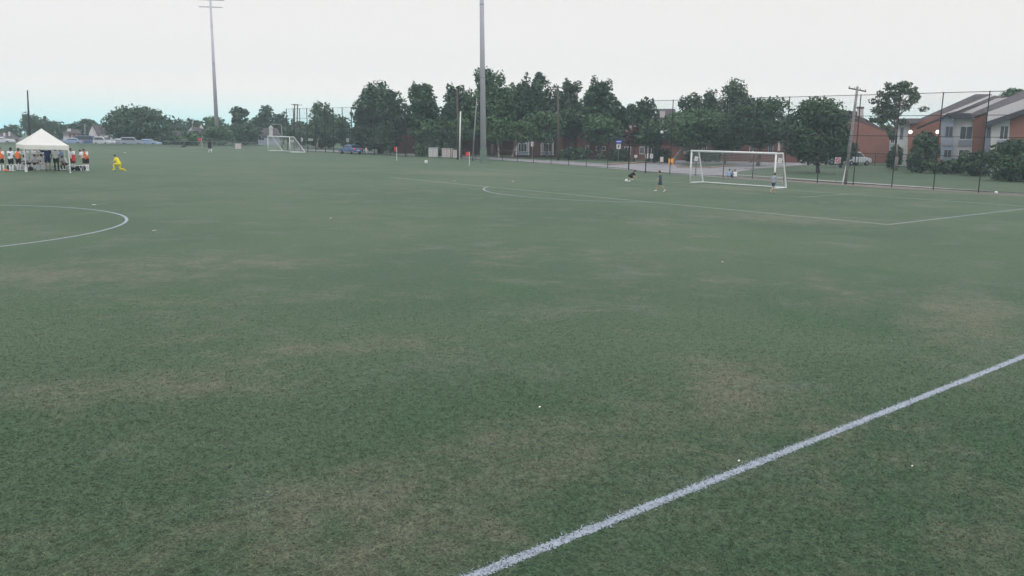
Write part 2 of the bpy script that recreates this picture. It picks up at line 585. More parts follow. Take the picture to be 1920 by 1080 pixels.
strip('kerb', [(1268, 313.8), (1330, 315), (1372, 311.2)], 0.5, 0, M['kerb'], 'reddish kerb around the grass island', 'kerb', h=0.13)
strip('sidewalk', [(1340, 325.5), (1386, 328.5), (1480, 334.5), (1660, 346.5), (1780, 354.5), (1920, 364), (2100, 377)], 0.95, 0.02, M['sidewalk'], 'narrow pale concrete sidewalk along the outside of the fence', 'sidewalk')
strip('kerb', [(1400, 317.5), (1430, 315.8), (1500, 310.2), (1600, 307.2)], 0.7, 0, M['kerb_grey'], 'pale kerb where the side street meets the lawn', 'kerb', h=0.13)
vb = MB()
_a, _b = GD(-80, 167), GD(345, 167)
for _i in range(30):
    p_, q_ = _a.lerp(_b, _i/30), _a.lerp(_b, (_i+1)/30)
    u_, w_ = .42+.05*math.sin(_i*.8), .42+.05*math.sin((_i+1)*.8)
    vb.add([p_-FH*2.5-Vector((0, 0, .05)), q_-FH*2.5-Vector((0, 0, .05)), q_+Vector((0, 0, w_)), p_+Vector((0, 0, u_)), p_+FH*1.5-Vector((0, 0, .05)), q_+FH*1.5-Vector((0, 0, .05))], [(0, 1, 2, 3), (3, 2, 5, 4)])
tag(vb.build('grass_verge', gm), 'low grass verge along the far parking lot', 'verge', kind='structure')
flat('parking_lot', [(-200, 271.0), (330, 273.5), (330, 262), (-200, 256)], 0.005, M['parking'], 'far parking lot behind the pitches', 'parking lot')

# real blades on the near turf; the paint of the touchline sits on its own blades
def blades():
    rng = np.random.default_rng(5)
    N = 420000
    dep = 5.0+(rng.random(N)**1.25)*19
    lat = (rng.random(N)*2-1)*dep*0.70
    keep = rng.random(N) < np.clip((25-dep)/15, 0, 1)
    dep, lat = dep[keep], lat[keep]
    N = len(dep)
    f2, r2 = np.array(FH), np.array(rt0)
    P0 = dep[:, None]*f2+lat[:, None]*r2
    P0[:, 2] = 0
    fade = np.clip((26-dep)/18, 0.1, 1)
    h = (0.010+0.016*rng.random(N))*fade
    wd = (0.003+0.004*rng.random(N))*(0.7+dep*0.05)
    th = rng.random(N)*6.283
    d = np.stack([np.cos(th), np.sin(th), 0*th], 1)
    lv = rng.normal(size=(N, 2))
    lv /= np.linalg.norm(lv, axis=1)[:, None]
    le = np.concatenate([lv, np.zeros((N, 1))], 1)*((0.022+0.03*rng.random(N))*fade)[:, None]
    tip = P0+le+np.stack([0*th, 0*th, h], 1)
    Vt = np.stack([P0-d*wd[:, None]+[0, 0, .003], P0+d*wd[:, None]+[0, 0, .003], tip], 1)
    yy = P0[:, 1]
    onl = (np.abs(yy-4.958) < 0.062+rng.normal(size=N)*0.02) & (rng.random(N) < 0.86) & (P0[:, 0] > -4)
    for nm, sel, mt, lb in (('grass', ~onl, ground_material('turf_blades', True), 'short worn grass blades of the near turf'), ('painted_grass', onl, None, 'white painted grass blades along the near touchline')):
        v = Vt[sel]
        k = len(v)
        me = D.meshes.new(nm)
        me.vertices.add(k*3)
        me.vertices.foreach_set('co', v.reshape(-1).astype(np.float32))
        me.loops.add(k*3)
        me.loops.foreach_set('vertex_index', np.arange(k*3, dtype=np.int32))
        me.polygons.add(k)
        me.polygons.foreach_set('loop_start', np.arange(0, k*3, 3, dtype=np.int32))
        me.polygons.foreach_set('loop_total', np.full(k, 3, dtype=np.int32))
        me.update(calc_edges=True)
        if mt is None:
            mt = mat('painted_blade', (0.34, 0.385, 0.47), 0.9, var=0.35, scale=40)
        tag(link(nm, me, mt), lb, 'grass', kind='stuff')
blades()

# painted lines, worn at their edges
def line_material(name, keep, col=(0.40, 0.445, 0.53)):
    m = D.materials.new(name)
    m.use_nodes = True
    n, l = m.node_tree.nodes, m.node_tree.links
    b = n['Principled BSDF']
    g = n.new('ShaderNodeNewGeometry')
    uv = n.new('ShaderNodeUVMap')
    s = n.new('ShaderNodeSeparateXYZ')
    l.new(uv.outputs[0], s.inputs[0])
    def noise(sc, d=3):
        k = n.new('ShaderNodeTexNoise')
        k.inputs['Scale'].default_value = sc
        k.inputs['Detail'].default_value = d
        l.new(g.outputs['Position'], k.inputs['Vector'])
        return k.outputs[0]
    def ma(op, a, c=None, d=None):
        k = n.new('ShaderNodeMath')
        k.operation = op
        for i, q in enumerate((a, c, d)):
            if q is None: continue
            if isinstance(q, (int, float)): k.inputs[i].default_value = q
            else: l.new(q, k.inputs[i])
        return k.outputs[0]
    edge = ma('ABSOLUTE', ma('SUBTRACT', s.outputs[1], 0.5))       # 0 middle .. 0.5 rim
    rag = ma('MULTIPLY_ADD', noise(45, 3), 0.75, ma('MULTIPLY', edge, -0.85))
    a1 = ma('GREATER_THAN', ma('ADD', rag, ma('MULTIPLY', noise(2.0, 3), 0.18)), keep)
    l.new(a1, b.inputs['Alpha'])
    r = n.new('ShaderNodeValToRGB')
    r.color_ramp.elements[0].position = 0.35
    r.color_ramp.elements[1].position = 0.65
    r.color_ramp.elements[0].color = (col[0]*.6, col[1]*.62, col[2]*.62, 1)
    r.color_ramp.elements[1].color = (*col, 1)
    l.new(noise(70, 3), r.inputs[0])
    l.new(r.outputs[0], b.inputs['Base Color'])
    b.inputs['Roughness'].default_value = 0.9
    M[name] = m
line_material('line_fresh', 0.16)
line_material('line_old', 0.16, (0.42, 0.47, 0.44))
line_material('line_faint', 0.24, (0.27, 0.32, 0.28))
def stripe(name, pts, w, m, label):
    me = D.meshes.new(name)
    vs, fs, uvs = [], [], []
    for i, p in enumerate(pts):
        a = pts[max(0, i-1)]
        c = pts[min(len(pts)-1, i+1)]
        d = (Vector(c)-Vector(a)).normalized()
        s = Vector((-d.y, d.x, 0))*w/2
        vs += [tuple(Vector(p)-s), tuple(Vector(p)+s)]
    for i in range(len(pts)-1):
        fs.append((2*i, 2*i+2, 2*i+3, 2*i+1))
        uvs += [(i, 0), (i+1, 0), (i+1, 1), (i, 1)]
    me.from_pydata(vs, [], fs)
    u = me.uv_layers.new(name='UVMap')
    for i, c in enumerate(uvs): u.data[i].uv = c
    return tag(link(name, me, m), label, 'field line', kind='structure')
TD, PW, GX, CXC = 4.958, 64.23, 50.62, -0.064     # near touchline, pitch width, goal line, centre circle
MY = TD + PW/2
Z1 = 0.004
def seg(a, b, z=Z1, k=24):
    return [(a[0]+(b[0]-a[0])*i/k, a[1]+(b[1]-a[1])*i/k, z) for i in range(k+1)]
def arc(cx, cy, r, a0, a1, z, k=60):
    return [(cx+r*math.cos(a0+(a1-a0)*i/k), cy+r*math.sin(a0+(a1-a0)*i/k), z) for i in range(k+1)]
stripe('touchline', seg((-4, TD), (GX, TD)), 0.15, M['line_fresh'], 'broad fresh white touchline crossing the foreground')
stripe('centre_circle', arc(CXC, MY, 9.15, -1.7, 1.7, 0.004, 90), 0.15, M['line_fresh'], 'white centre circle at the left edge')
y0, y1 = MY-20.16, MY+20.16
stripe('penalty_area_line', seg((GX-16.5, y0), (GX-16.5, y1), 0.004), 0.17, M['line_old'], 'long front line of the penalty area')
stripe('penalty_area_side_line', seg((GX-16.5+.08, y0), (GX-.09, y0), 0.004), 0.13, M['line_fresh'], 'near side line of the penalty area')
stripe('penalty_area_side_line', seg((GX-16.5+.08, y1), (GX-.09, y1), 0.004), 0.12, M['line_faint'], 'faint far side line of the penalty area')
stripe('penalty_arc', arc(GX-11, MY, 9.15, math.pi-0.925, math.pi+0.925, 0.008), 0.15, M['line_fresh'], 'curved penalty arc in front of the penalty area')
stripe('goal_line', seg((GX, TD), (GX, TD+PW), 0.004), 0.16, M['line_old'], 'worn goal line running under the big white goal')
stripe('goal_area_line', seg((GX-5.5, MY-9.16), (GX-5.5, MY+9.16), 0.004), 0.12, M['line_faint'], 'faint front line of the goal area')
stripe('goal_area_side_line', seg((GX-5.4, MY-9.16), (GX-.09, MY-9.16), 0.004), 0.12, M['line_old'], 'short near side line of the goal area')
stripe('far_touchline', seg((22, TD+PW), (GX-.09, TD+PW), 0.004), 0.12, M['line_faint'], 'faint far touchline')
# ------------------------------------------------------------------ trees
def leaf_mesh(name, lobes, count, size, rng, flat=0.0, squash=1.0):
    C = np.array([l[0] for l in lobes])
    Rr = np.array([l[1] for l in lobes])
    w = (Rr[:, 0]*Rr[:, 2])
    w = w/w.sum()
    idx = rng.choice(len(lobes), count, p=w)
    d = rng.normal(size=(count, 3))
    d /= np.linalg.norm(d, axis=1)[:, None]
    rad = 0.45+0.6*rng.random(count)**0.6
    P = C[idx]+d*Rr[idx]*rad[:, None]
    keep = P[:, 2] > 0.15
    P = P[keep]
    d = d[keep]
    k = len(P)
    nrm = d*0.9+rng.normal(size=(k, 3))*0.7+np.array([0, 0, 0.35])
    nrm /= np.linalg.norm(nrm, axis=1)[:, None]
    u = np.cross(nrm, rng.normal(size=(k, 3)))
    u /= np.linalg.norm(u, axis=1)[:, None]
    v = np.cross(nrm, u)
    s = size*(0.5+rng.random(k)*0.9)
    a = u*s[:, None]
    b = v*(s*(0.35+0.4*rng.random(k)))[:, None]
    Vt = np.empty((k, 4, 3))
    Vt[:, 0] = P-a
    Vt[:, 1] = P-b+a*(rng.random(k)[:, None]*.5-.1)
    Vt[:, 2] = P+a
    Vt[:, 3] = P+b+a*(rng.random(k)[:, None]*.5-.3)
    me = D.meshes.new(name)
    me.vertices.add(k*4)
    me.vertices.foreach_set('co', Vt.reshape(-1).astype(np.float32))
    me.loops.add(k*4)
    me.loops.foreach_set('vertex_index', np.arange(k*4, dtype=np.int32))
    me.polygons.add(k)
    me.polygons.foreach_set('loop_start', np.arange(0, k*4, 4, dtype=np.int32))
    me.polygons.foreach_set('loop_total', np.full(k, 4, dtype=np.int32))
    me.update(calc_edges=True)
    return me

TREE_N = [0]
GM = 'row of tall trees behind the street'
def tree(name, x0, x1, ytop, ybot, t, label, kind='round', leaf='leaf_dark', bark='bark', dens=1.0, lobes=None, trunk_px=None, group=None, cat='tree', lsz=1.0):
    """crown box in pixels of the photograph at a distance of t metres"""
    TREE_N[0] += 1
    rng = np.random.default_rng(100+TREE_N[0])
    xc = (x0+x1)/2
    base = GD(trunk_px or xc, t)
    ppm = F/t
    top = V(xc, ytop, t).z
    bot = max(0.3, V(xc, ybot, t).z)
    c = V(xc, (ytop+ybot)/2, t)
    if 'bush' in name or 'hedge' in name: bot = -.1
    W, Hh = (x1-x0)/ppm*(1.38 if kind == 'pine' else 1.20 if kind == 'round' and group == GM else 1.08 if name != 'round_bush' else 1.0), top-bot
    off = Vector((c.x-base.x, c.y-base.y, 0))
    root = empty(name, base, label, cat, group)
    L = []
    if kind == 'round':
        nl = lobes or 26
        for i in range(nl):
            th, u = rng.random()*2*math.pi, rng.random()
            z = -1+2*((i+.5)/nl)
            rr = math.sqrt(max(0, 1-abs(z)**2.3))
            rad = rr*(0.45+0.55*math.sqrt(u))
            s = (0.16+0.13*rng.random())
            L.append(((off.x+math.cos(th)*rad*W*.5*(1-s), off.y+math.sin(th)*rad*W*.5*(1-s), bot+Hh*.5+z*Hh*.5*(1-s*.8)), (W*s, W*s, max(.35, Hh*s*.75))))
    elif kind == 'pine':          # tufted crown, ragged pointed outline
        nl = int((lobes or 44)*1.9)
        nm = 7
        ms = []
        for i in range(nm):
            th = 6.283*i/nm+rng.random()*1.2
            zc = (.30, .80, .45, .62, .74, .40, .55)[i]+.08*rng.random()
            rc = (.24+.10*rng.random())*(1.15-.45*zc)
            ra = (.50-rc)*(.55+.5*rng.random())*(1.0 if zc < .7 else .55)
            ms.append((math.cos(th)*ra, math.sin(th)*ra, zc, rc))
        for i in range(nl):
            mx_, my_, mz_, mr_ = ms[i % nm]
            dv = rng.normal(size=3)
            dv /= np.linalg.norm(dv)
            q = .45+.6*rng.random()
            s = 0.05+0.055*rng.random()
            z = mz_+dv[2]*mr_*q*W/Hh*1.15
            z = min(.99, max(.04, z))
            L.append(((off.x+(mx_+dv[0]*mr_*q)*W, off.y+(my_+dv[1]*mr_*q)*W, bot+Hh*z), (W*s, W*s, W*s*(1.0+.8*rng.random()))))
        for i in range(nl//3):
            th, ra = rng.random()*6.283, .3*math.sqrt(rng.random())
            L.append(((off.x+math.cos(th)*ra*W, off.y+math.sin(th)*ra*W, bot+Hh*(.1+.5*rng.random())), (W*.13, W*.13, W*.12)))
    elif kind == 'open':          # layered open pine: plates on bare limbs
        nl = lobes or 30
        for i in range(nl):
            th = rng.random()*2*math.pi
            z = (i+.5)/nl
            rr = (.95, .62, 1.0, .55, .88, .8, .7, .45)[min(7, int(z*8))]
            rad = rr*(.25+.75*math.sqrt(rng.random()))
            if z < .4 and i % 3: th = math.atan2(-rt0.y, -rt0.x)+rng.normal()*.7
            s = 0.038+0.036*rng.random()
            L.append(((off.x+math.cos(th)*rad*W*.46, off.y+math.sin(th)*rad*W*.45, bot+Hh*(.05+z*.88)), (W*s*1.25, W*s*1.25, W*s*.75)))
    elif kind == 'hedge':
        nl = lobes or 24
        for i in range(nl):
            u = rng.random()
            s = .10+.05*rng.random()
            L.append(((off.x+rt0.x*W*(u-.5)*.86+rng.normal()*.3, off.y+rt0.y*W*(u-.5)*.86+rng.normal()*.3, bot+Hh*(.2+.6*rng.random())), (W*s, max(.6, W*s), Hh*.28)))
    area = W*Hh*ppm*ppm*0.284          # crown area in render pixels
    size = max(0.13, 1.7/(ppm*0.533))*lsz
    leafpx = (size*ppm*.533)**2*0.9
    cnt = int(min(26000, area/leafpx*6.0*dens))
    me = leaf_mesh('crown', L, cnt, size, rng)
    link('crown', me, M[leaf], root)
    tb = MB()
    r0 = max(0.16, W*0.028)
    ctr = Vector((off.x, off.y, bot+Hh*.55))
    ps, rs = [], []
    K = 7
    for i in range(K):
        q = i/(K-1)
        p = Vector((0, 0, 0)).lerp(Vector((off.x, off.y, bot+Hh*(.85 if kind in ('pine', 'open') else .6))), q)
        p.z = max(0, p.z)
        if 0 < i: p += Vector((rng.normal()*.12, rng.normal()*.12, 0))*q*2
        ps.append(p)
        rs.append(r0*(1.25 if i == 0 else 1)*(1-q*.75))
    tb.path(ps, rs, 8)
    for i in rng.choice(len(L), min(len(L), 40 if kind == 'open' else 12), replace=False):
        q = Vector(L[i][0])
        zz = max(bot*.75, min(q.z-.15*W, q.z*.8))
        fr = min(.98, zz/max(.1, ps[-1].z))
        s = ps[0].lerp(ps[-1], max(.25, fr))
        mid = s.lerp(q, .5)+Vector((0, 0, -.03*W))
        tb.path([s, mid, q], [r0*.4, r0*.26, r0*.1], 6)
    tb.build('trunk', M[bark], root, smooth=True)
    return root

T = tree
GL = 'trees beyond the far parking lot'
T('round_tree', -30, 12, 240, 268, 240, 'dark tree at the far left edge behind the tent', group=GL)
T('round_tree', 6, 38, 235, 262, 235, 'low rounded tree left of the thin tall mast', group=GL)
T('tall_tree', 44, 92, 216, 268, 225, 'tall airy tree rising right behind the white tent peak', kind='pine', leaf='leaf_dark', group=GL)
T('round_tree', 84, 122, 228, 270, 225, 'dark tree over the right slope of the white tent', group=GL)
T('round_tree', 116, 152, 233, 268, 230, 'tree behind the small brick house', group=GL)
T('round_tree', 142, 186, 224, 268, 232, 'tree between the brick house and the white house', group=GL)
T('round_tree', 188, 206, 231, 262, 235, 'tree peeking over the white house roof', group=GL)
T('oak_tree', 206, 313, 202, 273, 182, 'biggest round dark oak beside the far parking lot', lobes=95, dens=1.7)
T('round_tree', 296, 342, 252, 275, 180, 'low bush tree on the right foot of the biggest oak', dens=1.2, cat='bush')
T('round_tree', 312, 352, 224, 256, 230, 'tree behind the grey roofed house', group=GL)
T('round_tree', 350, 374, 225, 245, 235, 'small tree poking above the farther white gable', group=GL, kind='pine')
T('light_tree', 374, 428, 220, 262, 215, 'brighter green tree behind the far floodlight pole', leaf='leaf_light', group=GL)
T('round_bush', 338, 384, 247, 274, 185, 'rounded green bush right of the grey roofed house', cat='bush', leaf='leaf_mid')
T('round_tree', 380, 440, 238, 275, 190, 'dense tree at the foot of the far floodlight pole', leaf='leaf_mid')
T('round_tree', 420, 484, 232, 275, 195, 'dense dark tree right of the far floodlight pole')
T('pine_tree', 434, 463, 200, 238, 200, 'small lone pine crown sticking up right of the far floodlight pole', kind='round', dens=1.3, lobes=14)
T('round_tree', 456, 500, 224, 268, 215, 'dark tree behind the left post of the far goal')
T('tall_tree', 484, 522, 202, 262, 215, 'taller dark tree above the far goal', kind='pine')
T('tall_tree', 516, 548, 214, 262, 218, 'small peaked tree right above the crossbar of the far goal', kind='pine')
T('round_tree', 536, 586, 229, 280, 190, 'low dark tree mass right of the far goal', dens=1.2)
T('tall_tree', 580, 628, 196, 262, 165, 'tall pale trunked tree standing alone above the tall backstop net', kind='pine', leaf='leaf_mid', bark='bark_pale', trunk_px=594)
T('round_tree', 566, 640, 240, 284, 175, 'broad dark tree mass behind the pale trunked tree', dens=1.2)
T('round_tree', 626, 676, 223, 284, 170, 'dark tree mass above the blue parked car', dens=1.1)
GM = 'row of tall trees behind the street'
T('pine_tree', 667, 762, 168, 262, 140, 'tall broad flat topped tree left of the brick gable', kind='pine', dens=1.3, lobes=60, group=GM)
T('round_tree', 664, 706, 196, 286, 138, 'tree leaning out on the left side of the broad flat topped tree', kind='pine', dens=1.2, group=GM)
T('round_tree', 686, 732, 238, 284, 137, 'low dark undergrowth tree left of the brick gable', dens=1.3, group=GM)
T('pine_tree', 762, 824, 158, 270, 136, 'tall pointed tree right of the brick gable', kind='pine', dens=1.4, lobes=54, group=GM)
T('round_tree', 780, 826, 226, 274, 133, 'lower bushy tree covering part of the brick gable', leaf='leaf_mid', dens=1.2, group=GM, trunk_px=790)
T('round_tree', 800, 858, 222, 284, 132, 'low wide tree left of the white pole', dens=1.2, group=GM)
T('pine_tree', 828, 892, 165, 262, 134, 'tall ragged tree left of the near floodlight pole', kind='pine', dens=1.3, lobes=50, group=GM)
T('light_tree', 842, 886, 222, 262, 122, 'light green low tree behind the white pole', leaf='leaf_light', group=GM)
T('pine_tree', 884, 962, 137, 262, 132, 'tallest tree with its top right beside the near floodlight pole', kind='pine', dens=1.3, lobes=56, group=GM, leaf='leaf_mid')
T('light_tree', 908, 950, 218, 266, 119, 'light green tree with thin pale trunk right of the near floodlight pole', leaf='leaf_light', bark='bark_pale', group=GM, trunk_px=936)
T('light_tree', 946, 1000, 228, 266, 120, 'light green tree above the left bay window', leaf='leaf_light', bark='bark_pale', group=GM, trunk_px=960)
T('pine_tree', 942, 990, 158, 258, 136, 'narrow tree between the tallest tree and the many peaked tree', kind='pine', dens=1.2, group=GM)
T('pine_tree', 972, 1044, 148, 262, 134, 'tall many peaked tree left of the wooden pole', kind='pine', dens=1.4, lobes=60, group=GM)
T('round_tree', 990, 1050, 208, 266, 124, 'lower tree above the right bay window', leaf='leaf_mid', group=GM, trunk_px=1026)
T('pine_tree', 1034, 1100, 160, 262, 133, 'tall tree right of the wooden pole', kind='pine', dens=1.2, lobes=50, group=GM, leaf='leaf_pine')
T('pine_tree', 1096, 1152, 154, 262, 124, 'tall tree with the sharp top at the right end of the row', kind='pine', dens=1.25, lobes=50, group=GM, trunk_px=1123)
T('round_tree', 1046, 1112, 205, 258, 128, 'dark lower tree above the brick wall', group=GM)
T('round_tree', 1092, 1160, 214, 268, 122, 'dark lower tree left of the blue street sign', group=GM, leaf='leaf_mid')
T('round_tree', 1146, 1178, 192, 262, 128, 'narrow dark tree left of the white gable house', group=GM, kind='pine')
T('round_tree', 1168, 1206, 196, 232, 138, 'tree rising behind the white gable house', group=GM)
T('tall_tree', 1192, 1228, 187, 240, 126, 'tree left of the first tall fence post', kind='pine', group=GM)
T('red_tree', 1172, 1208, 238, 272, 116, 'small reddish leaved tree in front of the white gable', leaf='leaf_red', bark='bark', group=GM)
T('round_tree', 1198, 1252, 226, 276, 112, 'dark rounded tree right of the white gable house', group=GM, trunk_px=1228)
for i, (a, b_, y_) in enumerate([(700, 770, 214), (768, 836, 206), (836, 906, 204), (906, 984, 196), (984, 1060, 196), (1056, 1130, 198), (1120, 1200, 208), (1196, 1260, 222)]):
    T('background_tree', a, b_, y_, 290, 156, ('dark tree filling the gap behind the brick gable', 'dark tree behind the tall pointed tree', 'dark tree behind the pale leaning pole', 'dark tree behind the near floodlight pole',
      'dark tree behind the left bay window apartment', 'dark tree behind the brick pier apartment', 'dark tree behind the blue street sign', 'dark tree below the grey roof with pale chimney')[i], dens=1.0, leaf='leaf_mid' if i % 2 else 'leaf_dark', group='second row of trees behind the street')
GR = 'large oaks around the side street'
T('oak_tree', 1246, 1372, 206, 276, 108, 'broad pale leaved oak behind the left goalpost', leaf='leaf_mid', dens=1.2, lobes=46, trunk_px=1260, bark='bark_pale', group=GR)
T('round_tree', 1274, 1330, 184, 250, 124, 'dark tree behind the broad pale oak on its left', group=GR, kind='pine')
T('round_tree', 1316, 1346, 171, 250, 126, 'small rounded treetop left of the tallest round treetop', group=GR)
T('tall_tree', 1342, 1402, 154, 262, 124, 'tallest rounded treetop above the middle of the near goal', group=GR, leaf='leaf_pine', lobes=30)
T('round_tree', 1388, 1432, 182, 262, 118, 'dark tree right of the tallest round treetop', group=GR)
T('oak_tree', 1380, 1486, 186, 274, 104, 'spreading oak with forked dark trunk behind the crossbar', leaf='leaf_dark', dens=1.1, lobes=40, trunk_px=1424, group=GR)
T('round_tree', 1330, 1392, 236, 285, 112, 'low tree mass behind the near goal', group=GR)
T('oak_tree', 1478, 1586, 188, 303, 86, 'big dark egg shaped tree right of the near goal', leaf='leaf_dark', dens=1.5, lobes=50, trunk_px=1538, group=GR)
T('round_tree', 1556, 1602, 262, 300, 104, 'low tree beside the leaning utility pole', group=GR)
T('pine_tree', 1630, 1734, 150, 236, 96, 'tall open pine with layered branches in front of the apartments', kind='open', leaf='leaf_pine', bark='bark_pale', dens=.45, lobes=84, trunk_px=1684, lsz=.8)
T('round_tree', 1640, 1686, 236, 262, 135, 'distant green tree seen under the open pine', leaf='leaf_mid')
T('round_tree', 1880, 1922, 166, 192, 150, 'treetop showing above the apartment roof ridge', leaf='leaf_mid')
GB = 'dark shrubs in front of the apartments'
T('round_bush', 1706, 1756, 252, 312, 90, 'tall dark shrub between the two lit brick pillars', cat='bush', dens=1.5, group=GB)
T('round_bush', 1664, 1690, 272, 312, 100, 'shrub at the foot of the open pine', cat='bush', dens=1.3, group=GB)
T('hedge', 1746, 1806, 299, 324, 88, 'low dark hedge under the blue grey bay', kind='hedge', cat='bush', dens=1.6, group=GB)
T('round_bush', 1802, 1860, 284, 334, 84, 'round dark shrub in front of the white balconies', cat='bush', dens=1.6, group=GB)
T('round_bush', 1856, 1950, 264, 350, 74, 'largest dark shrub at the right edge of the photo', cat='bush', dens=1.7, lobes=36, group=GB)
for i, (a, b_, y_, z_, t_, lb) in enumerate([(780, 860, 272, 287, 124, 'low hedge behind the white utility boxes'), (1058, 1104, 276, 297, 119, 'clipped hedge left of the brick wing'),
        (1130, 1176, 281, 299, 117, 'clipped hedge behind the blue street sign'), (1226, 1262, 279, 299, 112, 'clipped hedge left of the pale oak trunk'), (1280, 1350, 282, 298, 118, 'clipped hedge behind the grass island')]):
    T('hedge', a, b_, y_, z_, t_, lb, kind='hedge', cat='hedge', dens=1.4, group='hedges along the apartment fronts')

# ------------------------------------------------------------------ buildings
class Bld:
    """a building on a vertical front plane t metres ahead; pixels give the outline of each front"""
    def __init__(s, name, px, t, label, ang=0.0, group=None, cat='building'):
        s.base = GD(px, t)
        ang = ang or math.atan((px-960)/F)
        s.t, s.ang = t, ang
        s.n = Vector((math.sin(YAW+ang), math.cos(YAW+ang), 0))
        s.root = empty(name, s.base, label, cat, group)
    def p(s, x, y, push=0.0):
        return V(x, y, 0, s.ang, s.base+s.n*push)
    def slab(s, name, pix, m, push=0.0, thick=8.0, parent=None, label=None):
        b = MB()
        pts = [s.p(x, y, push) for x, y in pix]
        for q in pts:
            if q.z < 0.25: q.z = 0.0
        b.prism(pts, s.n*thick)
        o = b.build(name, M[m], parent or s.root, world=True)
        if label: o['label'] = label
        return o
    def window(s, x0, y0, x1, y1, push=-0.03, frame='white_paint', fw_=0.09, bars=1, name='window'):
        a, c = s.p(x0, y1, push), s.p(x1, y1, push)
        z1_ = s.p((x0+x1)/2, y0, push).z
        z0_ = s.p((x0+x1)/2, y1, push).z
        d = (c-a)
        d.z = 0
        w = d.length
        d.normalize()
        def bx(b, u0, v0, u1, v1, th, pu):
            q = [a+d*u0, a+d*u1, a+d*u1, a+d*u0]
            for k, zz in enumerate((v0, v0, v1, v1)):
                q[k] = Vector((q[k].x, q[k].y, z0_+zz))-s.n*pu
            b.prism(q, s.n*th)
        h = z1_-z0_
        fb = MB()
        bx(fb, 0, 0, fw_, h, .1, .05)
        bx(fb, w-fw_, 0, w, h, .1, .05)
        bx(fb, fw_, h-fw_, w-fw_, h, .1, .048)
        bx(fb, fw_, 0, w-fw_, fw_, .1, .048)
        for i in range(bars):
            u = w*(i+1)/(bars+1)
            bx(fb, u-.025, fw_, u+.025, h-fw_, .05, .03)
        o = fb.build(name, M[frame], s.root, world=True)
        gb_ = MB()
        bx(gb_, fw_, fw_, w-fw_, h-fw_, .02, .012)
        gb_.build('pane', M['win_glass'], o, world=True)
        return o

# right edge: apartment wings with long sloping roofs
a = Bld('apartment_building', 1700, 112, 'farthest grey roofed apartment wing with white bay behind the open pine', group='apartment wings at the right')
a.slab('wall', [(1683, 312), (1683, 226), (1706, 228), (1706, 312)], 'siding_white', 0, 7)
a.slab('brick_wall', [(1706.2, 312), (1706.2, 229), (1730, 226), (1766, 212), (1766, 312)], 'brick', -0.4, 8)
a.slab('roof', [(1676, 232), (1684, 222), (1726, 222), (1722, 231)], 'roof_grey', -1.0, 8)
a.slab('roof', [(1704, 238), (1728, 221), (1829, 176.5), (1861, 176.5), (1768, 214)], 'roof_grey', 2, 9, label='long sloping grey roof')
a.slab('roof_trim', [(1706, 240.5), (1704.5, 238.6), (1767, 214.4), (1859, 177.2), (1863, 178.5), (1770, 217)], 'siding_white', 1.2, .5)
a.window(1686, 239, 1693, 262, frame='balcony')
a.window(1684.5, 277, 1691.5, 300, frame='balcony')
b = Bld('apartment_building', 1790, 98, 'middle apartment wing with blue grey bay and white balconies', group='apartment wings at the right')
b.slab('bay', [(1763, 306), (1765, 224), (1776, 216.5), (1788, 224), (1786, 306)], 'siding_blue', -0.6, 6)
b.slab('wall', [(1786.3, 308), (1788.2, 222), (1825, 222), (1821, 308)], 'siding_white', 0, 8)
b.slab('brick_wall', [(1821.2, 308), (1825.2, 223), (1851, 211), (1846.5, 308)], 'brick', -0.3, 8)
b.slab('roof', [(1760, 226), (1776, 212), (1820, 212), (1824, 221.5), (1790, 221.5), (1776, 215.7)], 'roof_dark', -1.2, 9)
b.slab('roof', [(1716, 240.5), (1771, 217.5), (1864, 179), (1884, 180.5), (1806, 211), (1776, 213.5), (1764, 220)], 'roof_grey', 1.8, 8, label='long sloping grey roof band')
b.slab('clapboard_wall', [(1796, 213.5), (1806, 211.6), (1868, 184.5), (1890, 182.5), (1820, 213.5)], 'siding_white', 1.0, .7)
b.slab('roof', [(1821, 221.3), (1818, 213.8), (1905, 176), (1990, 140), (1990, 158), (1920, 184), (1851, 210)], 'roof_grey', -0.8, 9, label='broad sloping grey roof')
b.window(1770.5, 236, 1786.5, 257, push=-.63, frame='balcony')
b.window(1768, 280, 1784, 296, push=-.63, frame='balcony')
b.window(1797.5, 236, 1823, 262)
b.window(1796, 280, 1816, 294)
for (x0, y0_, x1, y1_, pu) in ((1768, 262, 1784.5, 273, -.75), (1796.5, 263, 1821.5, 273, -.15)):
    b.slab('balcony', [(x0, y1_), (x0+.6, y0_), (x1, y0_), (x1-.4, y1_)], 'balcony', pu, .12)
c = Bld('apartment_building', 1880, 90, 'nearest apartment wing at the right edge with tall brick gable', group='apartment wings at the right')
c.slab('clapboard_wall', [(1849.3, 232), (1851.3, 210.4), (1920, 184.8), (1990, 158), (1990, 182), (1920, 206)], 'siding_white', 0, 8)
c.slab('wall', [(1855, 326), (1858.5, 236), (1870, 230), (1893.5, 221), (1889.5, 326)], 'siding_white', -1.0, 2)
c.slab('recess_wall', [(1845, 320), (1849, 234), (1858, 234), (1854.8, 320)], 'siding_blue', 0.2, 3)
c.slab('brick_wall', [(1889.7, 330), (1893.7, 222), (1920, 212), (1990, 186), (1985, 330)], 'brick', -1.15, 8)
c.slab('roof', [(1842, 234), (1843, 230.5), (1920, 204.5), (1990, 180.5), (1990, 187), (1920, 213), (1858, 236.5)], 'roof_dark', -2.2, 5)
c.window(1872, 235, 1890, 262, push=-1.03)
c.window(1848.5, 238, 1857, 258, push=.15, frame='balcony')
c.slab('balcony', [(1869.5, 273), (1870.5, 263), (1889, 263), (1888, 273)], 'balcony', -1.2, .12)
c.slab('balcony', [(1846, 280), (1847, 263), (1857, 263), (1856, 280)], 'balcony', .02, .12)
